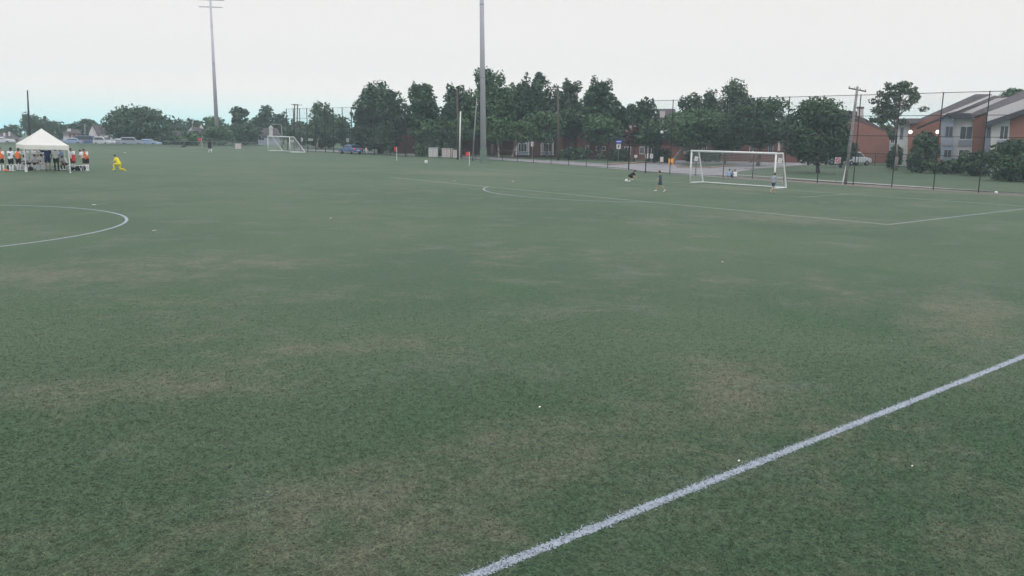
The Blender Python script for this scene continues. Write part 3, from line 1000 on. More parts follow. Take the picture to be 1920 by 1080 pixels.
for bx_, nm in ((1707, 'glowing round lamp on the left brick pillar'), (1758, 'glowing round lamp on the right brick pillar')):
    lt = Bld('lit_pillar', bx_, 93, 'brick pillar topped by a glowing lamp, '+('left one' if bx_ == 1707 else 'right one')+' of the two by the apartments', cat='lamp', group='lit brick pillars')
    lt.slab('pillar', [(bx_-5.5, 306), (bx_-4.5, 251), (bx_+4.5, 251), (bx_+4.5, 306)], 'brick', 0, .7)
    q = lt.p(bx_, 247.5, .3)
    MB().ball(q, .22, 14, 10).build('lamp_globe', M['lamp_glow'], lt.root, world=True, smooth=True)

# brick gable left of the pine
g1 = Bld('brick_building', 1622, 125, 'plain reddish brick gable building behind the leaning utility pole')
g1.slab('brick_wall', [(1582, 306), (1582, 238), (1603, 225.5), (1661, 248), (1668, 262), (1666, 306)], 'brick', 0, 12)
g1.slab('clapboard_wall', [(1556, 262), (1556, 202), (1618, 224), (1606, 226.4), (1582, 240), (1581.7, 262)], 'siding_cream', 1.0, 6)
g1.slab('roof', [(1554, 203), (1556, 199.5), (1622, 222), (1664, 247), (1661, 249.5), (1604, 224.5)], 'roof_brown', .5, 9)
g1.slab('roof', [(1582, 212), (1588, 208), (1606, 208.5), (1618, 222)], 'roof_brown', 2, 4)
ch = g1.slab('chimney', [(1607, 226), (1607, 203.5), (1619, 203.5), (1619, 226)], 'siding_cream', .9, 1.4)
g1.slab('chimney_cap', [(1606, 203.4), (1606, 200), (1620, 200), (1620, 203.4)], 'roof_brown', .8, 1.6, parent=ch)
g2 = Bld('small_house', 1673, 140, 'small pale house seen between the brick gable and the open pine', cat='house')
g2.slab('wall', [(1666, 300), (1667, 256), (1673, 250), (1679, 256), (1679, 300)], 'siding_blue', 0, 6)
g2.slab('roof', [(1664, 258), (1673, 248.5), (1682, 258), (1680, 259), (1673, 250.7), (1666, 259)], 'roof_dark', -.3, 6.5)
g2.window(1668.5, 260, 1677, 269, bars=1)

# brick apartments behind the street trees
def brick_block(x0, x1, ytop, ybot, t, label, roofh=9, m='brick_dark'):
    q = Bld('brick_apartment', (x0+x1)/2, t, label, group='brick apartments behind the street trees')
    q.slab('brick_wall', [(x0, ybot), (x0, ytop), (x1, ytop), (x1, ybot)], m, 0, 9)
    q.slab('roof', [(x0-3, ytop+.3), (x0+6, ytop-roofh), (x1-6, ytop-roofh), (x1+3, ytop+.3)], 'roof_dark', -.6, 10)
    return q
q = Bld('brick_gable_house', 757, 144, 'dark red brick gable wall between two tall trees', cat='building')
q.slab('brick_wall', [(737, 285), (737, 238), (757, 224), (778, 240), (778, 285)], 'brick', 0, 9)
q.slab('roof', [(734, 240), (757, 221.5), (781, 241), (778.5, 243), (757, 224.8), (737, 241)], 'roof_dark', -.4, 10)
brick_block(776, 962, 258, 292, 140, 'long low brick apartment behind the two poles', 12)
q = brick_block(962, 1062, 246, 294, 130, 'brick apartment with two white framed bays', 10)
for x0, x1 in ((967, 992), (1014, 1038)):
    bay = q.slab('bay', [(x0, 291), (x0, 255), (x1, 255), (x1, 291)], 'siding_blue', -.8, 1)
    q.slab('bay_post', [(x0-.5, 291), (x0-.5, 255), (x0+2.6, 255), (x0+2.6, 291)], 'siding_white', -.95, .3, parent=bay)
    q.slab('bay_post', [(x1-2.6, 291), (x1-2.6, 255), (x1+.5, 255), (x1+.5, 291)], 'siding_white', -.95, .3, parent=bay)
    q.window(x0+4, 269, x1-4, 285, push=-.86, bars=2)
q.slab('brick_pier', [(1043, 292), (1043, 256), (1055, 256), (1055, 292)], 'brick', -.7, 1)
q = brick_block(1062, 1160, 258, 296, 128, 'brick apartment with a small reddish gable and white window', 8)
q.slab('gable', [(1082, 284), (1082, 254), (1094, 242.5), (1106, 254), (1106, 284)], 'brick', -1.2, 3)
q.window(1117, 274, 1135, 283, bars=2)
q.window(1098, 272, 1104, 282, push=-1.23)
q = brick_block(1160, 1276, 266, 299, 125, 'low dark brick apartment behind the side street signs', 8)
for x0, x1 in ((1170, 1183), (1199, 1208), (1214, 1228)):
    q.window(x0, 275, x1, 289, bars=1)
q = brick_block(1276, 1392, 262, 301, 124, 'low dark brick apartment behind the grass island', 8)
for x0, x1 in ((1282, 1290), (1316, 1325), (1352, 1362)):
    q.window(x0, 274, x1, 288)
q = brick_block(1392, 1500, 252, 302, 122, 'brick apartment with pale door behind the spreading oak', 10, 'brick_dark')
q.window(1440, 268, 1449, 290, frame='siding_blue')
q.window(1458, 264, 1462, 284)
q.window(1405, 270, 1414, 284)
q = Bld('gable_house', 1193, 150, 'cream gable wall peeking between trees above the brick apartments', cat='house')
q.slab('wall', [(1173, 290), (1173, 236), (1184, 225), (1214, 243), (1214, 290)], 'siding_cream', 0, 9)
q.slab('roof', [(1170, 238), (1184, 222.3), (1217, 242.5), (1215, 245), (1184, 225.5), (1172.5, 239)], 'roof_grey', -.6, 10)
q = Bld('chimney_house', 1247, 150, 'grey roof with pale chimney above the pale leaved oak', cat='house')
q.slab('wall', [(1232, 290), (1232, 222), (1268, 222), (1268, 290)], 'siding_cream', 0, 9)
q.slab('roof', [(1228, 223), (1233, 204), (1266, 204), (1270, 223)], 'roof_grey', -.6, 10)
q.slab('chimney', [(1237, 222), (1237, 208.5), (1247, 208.5), (1247, 222)], 'siding_cream', -1.4, 1.2)

# far left houses
HG = 'houses beyond the far parking lot'
h = Bld('low_house', 18, 205, 'low grey roofed house with two small chimneys left of the tent', cat='house', group=HG)
h.slab('wall', [(-30, 274), (-30, 260), (34, 260), (34, 274)], 'brick_dark', 0, 9)
h.slab('roof', [(-34, 260.5), (-22, 252), (24, 250), (38, 260.5)], 'roof_grey', -.6, 10)
h.slab('chimney', [(6, 256), (6, 249), (10, 249), (10, 256)], 'siding_white', -.9, 1.2)
h.slab('chimney', [(15.5, 255), (15.5, 247), (19.5, 247), (19.5, 255)], 'siding_white', -.9, 1.2)
h.slab('porch', [(13, 262.5), (13, 260.2), (28, 260.2), (28, 262.5)], 'siding_white', -1, .5)
h = Bld('brick_house', 134, 195, 'small pinkish brick house with white side just right of the tent', cat='house', group=HG)
h.slab('brick_wall', [(130, 274), (130, 250), (152, 250), (152, 274)], 'brick', 0, 9)
h.slab('wall', [(119, 274), (119, 250), (129.8, 250), (129.8, 274)], 'siding_white', .3, 9)
h.slab('roof', [(117, 250.6), (127, 243), (148, 243), (154, 250.6)], 'roof_grey', -.6, 10)
h.slab('chimney', [(126, 246.5), (126, 241.3), (133, 241.3), (133, 246.5)], 'siding_white', -.9, 1.4)
h.window(134, 252, 137, 258.5, bars=0)
h.window(142, 252, 145, 258.5, bars=0)
h = Bld('white_house', 186, 190, 'white two storey house with grey roof beside the big oak', cat='house', group=HG)
h.slab('wall', [(167, 274), (167, 249), (173, 236), (181, 250), (181, 274)], 'siding_white', -.2, 8)
h.slab('wall', [(181.1, 274), (181.1, 250), (210, 250), (210, 274)], 'siding_white', 0, 8)
h.slab('roof', [(172.6, 235), (202, 235.5), (212, 251), (181.5, 250.8)], 'roof_grey', -.5, 9)
h.window(183, 252.5, 188, 256, bars=0)
h.window(192, 254, 197, 262, bars=0)
h = Bld('grey_roofed_house', 332, 190, 'white house with broad grey roof right of the big oak', cat='house', group=HG)
h.slab('wall', [(312, 274), (312, 256), (317, 247), (325, 262), (325, 274)], 'siding_white', -.2, 8)
h.slab('wall', [(325.1, 274), (325.1, 267), (352, 267), (352, 274)], 'siding_white', 0, 8)
h.slab('roof', [(316.5, 246.5), (352, 247), (356, 267.4), (328, 267.4)], 'roof_grey', -.6, 9)
h = Bld('gabled_house', 366, 210, 'farther white gable house left of the far floodlight pole', cat='house', group=HG)
h.slab('wall', [(352, 270), (352, 248), (358, 238.5), (370, 253), (370, 270)], 'siding_white', 0, 7)
h.slab('roof', [(357.5, 237.5), (380, 239), (386, 254), (368.5, 253.5)], 'roof_grey', -.6, 9)
h.slab('gable', [(374, 240), (377, 233), (382, 241.5)], 'siding_white', -.9, 1)
h = Bld('dormer_house', 505, 205, 'small house with white dormer tower behind the far goal', cat='house', group=HG)
h.slab('wall', [(484, 276), (484, 254), (524, 254), (524, 276)], 'siding_blue', 0, 8)
h.slab('roof', [(480, 254.6), (486, 240), (520, 240), (527, 254.6)], 'roof_grey', -.6, 9)
tw = h.slab('dormer', [(504.5, 255), (504.5, 240), (511.5, 240), (511.5, 255)], 'siding_white', -1.2, 1.2)
h.slab('dormer_roof', [(502.5, 240.6), (508, 234), (513.5, 240.6)], 'siding_white', -1.4, 1.6, parent=tw)
h.window(474+12, 257, 474+22, 264, bars=1)
# ------------------------------------------------------------------ tall fence behind the goal
def fence(name, bases, hts, rails, label, cat='fence', link_top=None, post_r=0.038, rail_r=0.022, m='dark_metal', mesh='chain_link'):
    """bases: ground points of the posts; rails: fractions of the height"""
    root = empty(name, bases[0], label, cat)
    o = bases[0]
    pm = MB().tube((0, 0, 0), (0, 0, 1), post_r, post_r, 8).mesh('post')
    pm.materials.append(M[m])
    for p in bases:
        q = D.objects.new('post', pm)
        COL.objects.link(q)
        q.parent = root
        q.location = p-o
        q.scale = (1, 1, hts+0.05)
    for r in rails:
        b = MB()
        b.path([(p-o)+Vector((0, 0, hts*r)) for p in bases], rail_r, 6)
        b.build('rail', M[m], root)
    if mesh:
        me = D.meshes.new('chain_link')
        vs, fs, uvs = [], [], []
        u = 0
        for i, p in enumerate(bases):
            if i: u += (p-bases[i-1]).length
            q = p-o+Vector((-.05, -.03, 0))
            vs += [tuple(q+Vector((0, 0, .04))), tuple(q+Vector((0, 0, hts)))]
            if i < len(bases)-1:
                u2 = u+(bases[i+1]-p).length
                fs.append((2*i, 2*i+2, 2*i+3, 2*i+1))
                uvs += [(u, 0), (u2, 0), (u2, hts), (u, hts)]
        me.from_pydata(vs, [], fs)
        ul = me.uv_layers.new(name='UVMap')
        for i, c_ in enumerate(uvs): ul.data[i].uv = c_
        link('chain_link', me, M[mesh], root)
    return root
FX = 60.6
by = [54.2-3.02*i for i in range(0, 14)]
fence('tall_fence', [Vector((FX, y, 0)) for y in by], 6.75, [1, .77, .555, .36, .02],
      'tall dark chain link ball fence behind the near goal')
mid = [G(763, 294), G(803, 295.6), G(845, 297.4), G(892, 299.8), G(942, 302), G(970, 304), G(1000, 306), G(1033, 308), G(1066, 310.5), G(1099, 313), G(1139, 315.5), G(1178, 318.5)]
fence('mid_fence', [p.copy() for p in mid], 3.95, [1, .66, .33, .03], 'dark chain link fence in front of the street, lower than its neighbours')
fence('connecting_fence', [mid[-1]+Vector((-.2, -.25, 0)), Vector((FX+.25, 54.4, 0))], 2.6, [1, .03], 'short dark fence bay beside the first tall fence post', post_r=.05)
lf = [G(702, 290), G(734, 292), G(760, 293.7)]
far = []
for px in (539, 552, 563.5, 577, 592, 610, 625.5, 643, 660, 680, 702, 732, 760):
    t = 150-(px-539)/221*28
    far.append(GD(px, t))
fence('backstop_fence', far, 7.3, [1, .77, .52, .34, .17, .01], 'tall chain link backstop rising against the sky right of the far goal', post_r=.07)
lo = [GD(px, 158) for px in range(-60, 481, 27)]
fence('low_fence', lo, 1.25, [1, .03], 'low chain link fence along the far parking lot', post_r=.03, rail_r=.028, m='steel')
hf = [G(x, y) for x, y in ((1608, 311), (1640, 311.5), (1676, 313), (1712, 316), (1750, 320), (1790, 326), (1824, 330), (1863, 333.5), (1900, 337), (1940, 342))]
def iron_fence(bases, h):
    o = bases[0]
    root = empty('iron_fence', o, 'low black iron picket fence on the lawn in front of the apartments', 'fence')
    b = MB()
    for z in (.15, h-.1): b.path([p-o+Vector((0, 0, z)) for p in bases], .022, 4)
    b.build('rail', M['dark_metal'], root)
    b = MB()
    for i in range(len(bases)-1):
        L_ = (bases[i+1]-bases[i]).length
        k = int(L_/.3)
        for j in range(k): 
            p = bases[i].lerp(bases[i+1], j/k)-o
            b.tube(p, p+Vector((0, 0, h)), .011, n=4)
    b.build('pickets', M['dark_metal'], root)
    for p in bases:
        MB().tube(p-o, p-o+Vector((0, 0, h+.12)), .045, n=6).build('post', M['dark_metal'], root)
iron_fence(hf, 1.35)

# ------------------------------------------------------------------ floodlight and utility poles
def flood_pole(base, h, r, label, lamps=True, collar=1.7, az=0.1, lean=(0, 0)):
    root = empty('floodlight_pole', base, label, 'light pole', 'floodlight poles of the field')
    MB().tube((0, 0, 0), (0, 0, collar), r*1.18, r*1.14, 20).build('base', M['base_green'], root, smooth=False)
    root.rotation_euler = (0, 0, 0)
    ln = rt0*lean[0]+FH*lean[1]
    root.rotation_mode = 'QUATERNION'
    root.rotation_quaternion = Vector((0, 0, 1)).rotation_difference((Vector((0, 0, 1))+ln).normalized())
    MB().tube((0, 0, collar), (0, 0, h), r, r*.42, 20).build('pole', M['pole_paint'], root, smooth=True)
    for zz in (h*.3, h*.55, h*.8):
        MB().tube((0, 0, zz), (0, 0, zz+.12), r*(1-.58*zz/h)+.025, n=20).build('joint_band', M['steel'], root)
    MB().box((0, -r*.98, 2.6), (.24, .06, .42)).build('access_plate', M['steel'], root)
    dx = Vector((math.cos(-YAW+az), math.sin(-YAW+az), 0))
    for z, hw, n_ in ((h-.9, 3.1, 8), (h-2.5, 2.7, 0)):
        b = MB()
        b.tube(Vector((0, 0, z))-dx*hw, Vector((0, 0, z))+dx*hw, .09, n=6)
        arm = b.build('crossarm', M['steel'], root)
        for i in range(n_):
            c_ = dx*(hw*(-1+2*i/(n_-1))) + Vector((0, 0, z+.45))
            f = Vector((-FH.x, -FH.y, -.45)).normalized()
            q = MB().tube(c_+f*-.25, c_+f*.2, .16, .34, 10)
            o = q.build('floodlight', M['steel'], root)
            MB().tube(c_+f*.2, c_+f*.23, .31, .31, 10).build('lens', M['field_lamp'], o)
    return root
flood_pole(G(408, 270.5), 34.5, .5, 'far floodlight pole with lamps on two crossarms at its top', collar=3.4, lean=(.0, 0))
flood_pole(G(906.5, 306), 33, .36, 'near floodlight pole running out of the top of the photo', collar=1.75, lean=(-.018, 0))
def tilt_pole(name, bpx, bpy, tpx, tpy, t, r0, r1, m, label, group=None, cat='pole'):
    base = GD(bpx, t) if t else G(bpx, bpy)
    tt = t or depth(base)
    top = V(tpx, tpy, tt)
    root = empty(name, base, label, cat, group)
    MB().tube((0, 0, 0), top-base, r0, r1, 12).build('pole', M[m], root, smooth=True)
    return root, top-base
def crossarm(root, c_, w, ang=0.0, droop=0.0, n_ins=3, m='wood_pole'):
    dx = Vector((math.cos(-YAW+ang), math.sin(-YAW+ang), 0))
    a_, e_ = c_-dx*w/2+Vector((0, 0, droop)), c_+dx*w/2-Vector((0, 0, droop))
    b = MB()
    b.tube(a_, e_, .05, n=6)
    o = b.build('crossarm', M[m], root)
    for i in range(n_ins):
        q = a_.lerp(e_, (i+.1)/(n_ins-.8) if n_ins > 1 else .5)
        MB().tube(q, q+Vector((0, 0, .17)), .035, .025, 6).build('insulator', M['grey_pole'], o)
    return o
r_, tp = tilt_pole('utility_pole', 1584, 346, 1608, 162, None, .14, .09, 'grey_pole', 'leaning grey utility pole with crossarm in front of the brick gable', cat='utility pole')
crossarm(r_, tp+Vector((0, 0, -.25)), 1.35, 0.0, .12, 4)
MB().tube((-.16, .1, 0), tp*.32+Vector((-.02, .0, 0)), .06, .05, 8).build('guard_pipe', M['white_paint'], r_)
r_, tp = tilt_pole('utility_pole', 886, 298, 894, 184, 108, .10, .07, 'grey_pole', 'slightly leaning pale utility pole just left of the near floodlight pole', cat='utility pole')
crossarm(r_, tp+Vector((0, 0, -.4)), 1.8, 0.2, .05, 3)
tilt_pole('white_pole', 861.5, 299, 863.5, 209, 111, .10, .085, 'white_paint', 'short white pole standing beside a dark wooden pole')
r_, tp = tilt_pole('wooden_pole', 859, 299, 857, 168, 112.5, .15, .10, 'wood_pole', 'dark wooden pole right behind the short white pole', cat='utility pole')
r_, tp = tilt_pole('wooden_pole', 1047.5, 300, 1046, 160, 116, .19, .12, 'wood_pole', 'tall brown wooden pole left of the brick pier', cat='utility pole')
crossarm(r_, tp+Vector((0, 0, -.3)), 1.6, .1, 0, 3)
r_, tp = tilt_pole('mast', 56, 272, 51.5, 169, 175, .28, .12, 'dark_metal', 'thin dark mast standing against the sky above the white tent')
r_, tp = tilt_pole('utility_pole', 551, 282, 552.5, 195, 172, .16, .12, 'wood_pole', 'left one of a pair of crossarm poles behind the backstop', cat='utility pole')
crossarm(r_, tp+Vector((0, 0, -.1)), 1.5, 0, 0, 2)
r_, tp = tilt_pole('utility_pole', 555.5, 282, 558, 196, 177, .16, .12, 'wood_pole', 'right one of a pair of crossarm poles behind the backstop', cat='utility pole')
crossarm(r_, tp+Vector((0, 0, -.1)), 1.9, 0, 0, 2)
r_, tp = tilt_pole('utility_pole', 160, 270, 159, 232, 186, .14, .1, 'grey_pole', 'small pole between the brick house and the white house', cat='utility pole')
crossarm(r_, tp+Vector((0, 0, -.1)), 1.6, 0, 0, 2)
r_, tp = tilt_pole('utility_pole', 359, 270, 361, 226, 186, .12, .08, 'grey_pole', 'thin pale pole in front of the farther white gable house', cat='utility pole')
r_, tp = tilt_pole('street_lamp', 529, 281, 528, 235, 165, .12, .07, 'steel', 'street lamp with one arm above the far goal', cat='street lamp')
dxx = Vector((math.cos(-YAW), math.sin(-YAW), 0))
MB().path([tp, tp-dxx*.6+Vector((0, 0, .25)), tp-dxx*1.4+Vector((0, 0, .2))], .045, 6).build('arm', M['steel'], r_)
MB().ball(tp-dxx*1.6+Vector((0, 0, .15)), (.32, .18, .12)).build('lamp_head', M['steel'], r_, smooth=True)

# ------------------------------------------------------------------ overhead wires
def wire(name, a_, b_, sag, label):
    k = 14
    pts = [a_.lerp(b_, i/k)-Vector((0, 0, sag*4*(i/k)*(1-i/k))) for i in range(k+1)]
    o = MB().path([p-a_ for p in pts], .018, 5).build(name, M['dark_metal'])
    o.location = a_
    tag(o, label, 'wire')

# ------------------------------------------------------------------ goals
def goal(fa, fb, h, back, label, r=.062, top=.9, netted=True):
    """fa, fb: front post feet; back: vector of the depth at the ground"""
    root = empty('soccer_goal', fa, label, 'soccer goal', 'soccer goals')
    A, B = Vector((0, 0, 0)), fb-fa
    bk = back
    tt = back.normalized()*top
    Z = Vector((0, 0, h))
    MB().tube(A, A+Z, r).build('post', M['white_metal'], root, smooth=True)
    MB().tube(B, B+Z, r).build('post', M['white_metal'], root, smooth=True)
    MB().tube(A+Z+(A-B).normalized()*r, B+Z+(B-A).normalized()*r, r*1.15).build('crossbar', M['white_metal'], root, smooth=True)
    for P_ in (A, B):
        b = MB()
        b.path([P_+Z+Vector((0, 0, -.005)), P_+Z+tt, P_+bk+Vector((0, 0, r))], r*.8, 8)
        b.build('stay', M['white_metal'], root)
        MB().tube(P_+Vector((0, 0, r*.8)), P_+bk+Vector((0, 0, r*.8)), r*.75).build('ground_bar', M['white_metal'], root)
    MB().tube(A+bk+Vector((0, 0, r*.7)), B+bk+Vector((0, 0, r*.7)), r*.6).build('back_bar', M['white_metal'], root)
    if netted:
        net = sheet('net', [A+bk+Vector((0, 0, .05)), B+bk+Vector((0, 0, .05)), B+Z+tt, A+Z+tt], M['goal_net'], root)
        sheet('net', [A+Z, B+Z, B+Z+tt, A+Z+tt], M['goal_net'], root)
        for P_ in (A, B):
            sheet('net', [P_, P_+bk, P_+Z+tt, P_+Z], M['goal_net'], root)
    return root
goal(Vector((GX+.02, MY+3.66, 0)), Vector((GX+.02, MY-3.66, 0)), 2.44, Vector((1.75, .15, 0)),
     'big white soccer goal near the right side in front of the tall fence', top=.95)
ga, gb2 = G(503, 283), G(544, 286)
goal(ga, gb2, 2.5, Vector((2.1, -1.2, 0)), 'far white soccer goal with slanted side bars in the left background', top=.7, r=.075)

def corner_flag(px, py, ty, red, label):
    base = G(px, py)
    hgt = (py-ty)*depth(base)/F
    root = empty('corner_flag', base, label, 'flag', 'corner flags')
    MB().tube((0, 0, 0), (0, 0, hgt), .035, .03, 8).build('pole', M['white_paint'], root)
    b = MB()
    w = .55*red
    k = 5
    for i in range(k):
        x0_, x1_ = -w*i/k, -w*(i+1)/k
        y_ = lambda x: .05*math.sin(x*9)
        b.prism([Vector((0, 0, hgt-.02))+dxx*x0_+FH*y_(x0_), Vector((0, 0, hgt-.04))+dxx*x1_+FH*y_(x1_), Vector((0, 0, hgt-.42-.1*(i+1)/k))+dxx*x1_+FH*y_(x1_), Vector((0, 0, hgt-.42-.1*i/k))+dxx*x0_+FH*y_(x0_)], FH*.012)
    b.build('flag', M['cloth_red'], root)
corner_flag(379, 277, 259.5, 1.3, 'red corner flag on a white pole by the far player in black')
corner_flag(744, 301, 276, .55, 'red corner flag in front of the brick gable')
corner_flag(880, 311, 285, .75, 'red corner flag just left of the near floodlight pole')

# ------------------------------------------------------------------ signs
def sign(px, pbase, t, panels, label, cat='sign', post=.035, rz=0.0):
    """panels: (y_top, y_bot, half width px, material, kind)"""
    base = GD(px, t) if t else G(px, pbase)
    tt = depth(base)
    root = empty('road_sign', base, label, cat, None, -YAW+rz)
    topz = V(px, panels[0][0], tt).z
    MB().tube((0, .03, 0), (0, .03, topz-.02), post, n=8).build('post', M['steel'], root)
    for yt, yb, hw, m, kind in panels:
        z1_, z0_ = V(px, yt, tt).z, V(px, yb, tt).z
        w = hw*tt/F
        pb = MB().box((0, -.02, (z0_+z1_)/2), (2*w, .02, z1_-z0_)).build('panel', M[m], root, bevel=.004)
        h = z1_-z0_
        if kind == 'noparking':
            k = MB()
            for i in range(16):
                a0_, a1_ = 2*math.pi*i/16, 2*math.pi*(i+1)/16
                rr = min(w, h/2)*.72
                cz = (z0_+z1_)/2
                k.tube((rr*math.cos(a0_), -.036, cz+rr*math.sin(a0_)), (rr*math.cos(a1_), -.036, cz+rr*math.sin(a1_)), .035, n=4)
            k.tube((-rr*.7, -.036, cz+rr*.7), (rr*.7, -.036, cz-rr*.7), .03, n=4)
            k.build('symbol', M['sign_red'], pb)
        elif kind == 'ink':
            k = MB()
            for j in range(3):
                k.box((0, -.034, z0_+h*(.25+.25*j)), (w*1.3*(1-.2*(j % 2)), .006, h*.1))
            k.build('lettering', M['sign_ink'], pb)
        elif kind == 'shield':
            k = MB()
            k.box((-w*.1, -.034, z0_+h*.45), (w*.45, .006, h*.45))
            k.box((w*.1, -.034, z0_+h*.62), (w*.8, .006, h*.14))
            k.build('symbol', M['sign_ink'], pb)
        elif kind == 'pale':
            k = MB()
            k.box((0, -.034, (z0_+z1_)/2), (w*1.4, .006, h*.25))
            k.build('lettering', M['sign_white'], pb)
    return root
sign(998.5, 302, 118, [(266, 274.5, 3, 'sign_white', 'ink')], 'small square white road sign left of the wooden pole')
sign(1160, 305, 114, [(262.3, 268.6, 5.8, 'sign_blue', 'pale'), (269.4, 279.5, 4, 'sign_white', 'shield')], 'blue street sign above a white sign on one post')
sign(1213.5, 311, 103, [(289, 297, 2.8, 'sign_white', 'ink')], 'left one of two small white signs by the first tall fence post')
sign(1222.5, 311, 103, [(289, 297, 2.8, 'sign_white', 'ink')], 'right one of two small white signs by the first tall fence post')
sign(1573.5, 345, 66, [(295, 306, 5.2, 'sign_white', 'noparking')], 'white no parking sign on a thin post beside the leaning utility pole')
sign(565.5, 284, 158, [(258.5, 265, 2.6, 'sign_white', 'ink')], 'white road sign seen through the far goal')
sign(652, 281, 140, [(259.5, 266.5, 2.4, 'sign_white', 'ink')], 'white road sign above the blue parked car')
sign(582.5, 281, 146, [(259.8, 264, 4.2, 'sign_white', 'ink')], 'wide street name sign between the far goal and the pale tree trunk')
sign(549, 284, 158, [(262, 267, 3.2, 'sign_white', 'ink')], 'small white sign near the right post of the far goal')
def hung_sign(px, py, t, label, p=.0):
    c_ = V(px, py, t)
    root = empty('notice_board', c_, label, 'sign', 'tilted white notices behind the near goal', -YAW)
    me = MB().box((0, 0, 0), (.32, .02, .40)).build('panel', M['sign_white'], root, bevel=.004)
    me.rotation_euler = (0, R(12), 0)
    k = MB()
    for j in range(2): k.box((0, -.013, -.08+.14*j), (.18, .006, .04))
    k.build('lettering', M['cloth_grey'], me)
hung_sign(1305.5, 297.5, 74.2, 'tilted white notice on the fence seen beside the left goalpost')
hung_sign(1462.5, 301, 67.9, 'tilted white notice on the fence seen beside the right goalpost')

# white utility boxes, barricade, hydrant, crates
def cabinet(x0, x1, yt, yb, t, m, label):
    xc = (x0+x1)/2
    base = GD(xc, t)
    w = (x1-x0)*t/F
    h = V(xc, yt, t).z
    root = empty('utility_box', base, label, 'utility box', 'pale utility boxes by the street', -YAW)
    MB().box((0, 0, h*.46), (w, .9, h*.92)).build('body', M[m], root, bevel=.03)
    MB().box((0, 0, h*.96), (w*1.06, .96, h*.08)).build('lid', M[m], root, bevel=.02)
    MB().box((0, -.46, h*.46), (.04, .02, h*.8)).build('door_seam', M['steel'], root)
cabinet(804, 821, 277, 291, 122, 'siding_white', 'leftmost pale utility box by the street')
cabinet(829, 848, 278, 292.5, 121, 'siding_cream', 'middle beige utility box by the street')
cabinet(849.5, 857, 281, 293, 120, 'siding_cream', 'narrow beige utility box next to the dark wooden pole')
cabinet(442, 452, 269, 276, 158, 'siding_cream', 'small pale box in the grass edge left of the far goal')
bq = GD(1259.5, 100)
br = empty('barricade', bq, 'orange roadwork barricade at the side street corner', 'barricade', None, -YAW)
MB().box((0, 0, .62), (.62, .05, .5)).build('panel', M['sign_orange'], br, bevel=.01)
for sx_ in (-.25, .25):
    MB().path([(sx_, -.25, 0), (sx_, 0, .9), (sx_, .25, 0)], .025, 6).build('leg', M['sign_orange'], br)
MB().box((0, -.032, .66), (.4, .008, .08)).build('stripe', M['sign_white'], br)
def lump(name, px, t, w, h, m, label, cat, group=None):
    base = GD(px, t)
    o = MB()
    o.tube((0, 0, 0), (0, 0, h*.7), w/2, w*.42, 10)
    o.ball((0, 0, h*.72), (w*.42, w*.42, h*.28))
    return base, o
hb, o = lump('x', 686.5, 135, .34, 1.0, '', '', '')
hr = empty('fire_hydrant', hb, 'white fire hydrant right of the blue parked car', 'hydrant')
o.build('body', M['white_paint'], hr, smooth=True)
MB().tube((-.24, 0, .55), (.24, 0, .55), .09, n=8).build('nozzle', M['white_paint'], hr)
tb_ = GD(1242, 101)
tr = empty('folding_sign', tb_, 'pale folding sign on the side street left of the orange barricade', 'sign', None, -YAW)
MB().box((0, 0, .72), (.42, .04, .62)).build('panel', M['siding_cream'], tr, bevel=.01)
for sx_ in (-.2, .2):
    MB().path([(sx_, -.22, 0), (sx_, 0, 1.0), (sx_, .22, 0)], .02, 6).build('leg', M['steel'], tr)
sb_ = GD(1193, 112)
sr = empty('mailbox', sb_, 'small white box on the grass right of the blue street sign', 'mailbox', None, -YAW)
MB().box((0, 0, .78), (.36, .4, .4)).build('box', M['white_paint'], sr, bevel=.03)
MB().tube((0, 0, 0), (0, 0, .6), .05, n=6).build('post', M['steel'], sr)
xb = G(799, 306)
xr = empty('ball_bag', xb, 'small white bag standing on the turf behind the far corner', 'bag', None, -YAW)
MB().box((0, 0, .17), (.36, .28, .33)).build('body', M['white_paint'], xr, bevel=.06)
MB().path([(-.1, 0, .33), (-.06, 0, .43), (.06, 0, .43), (.1, 0, .33)], .014, 5).build('handle', M['cloth_grey'], xr)

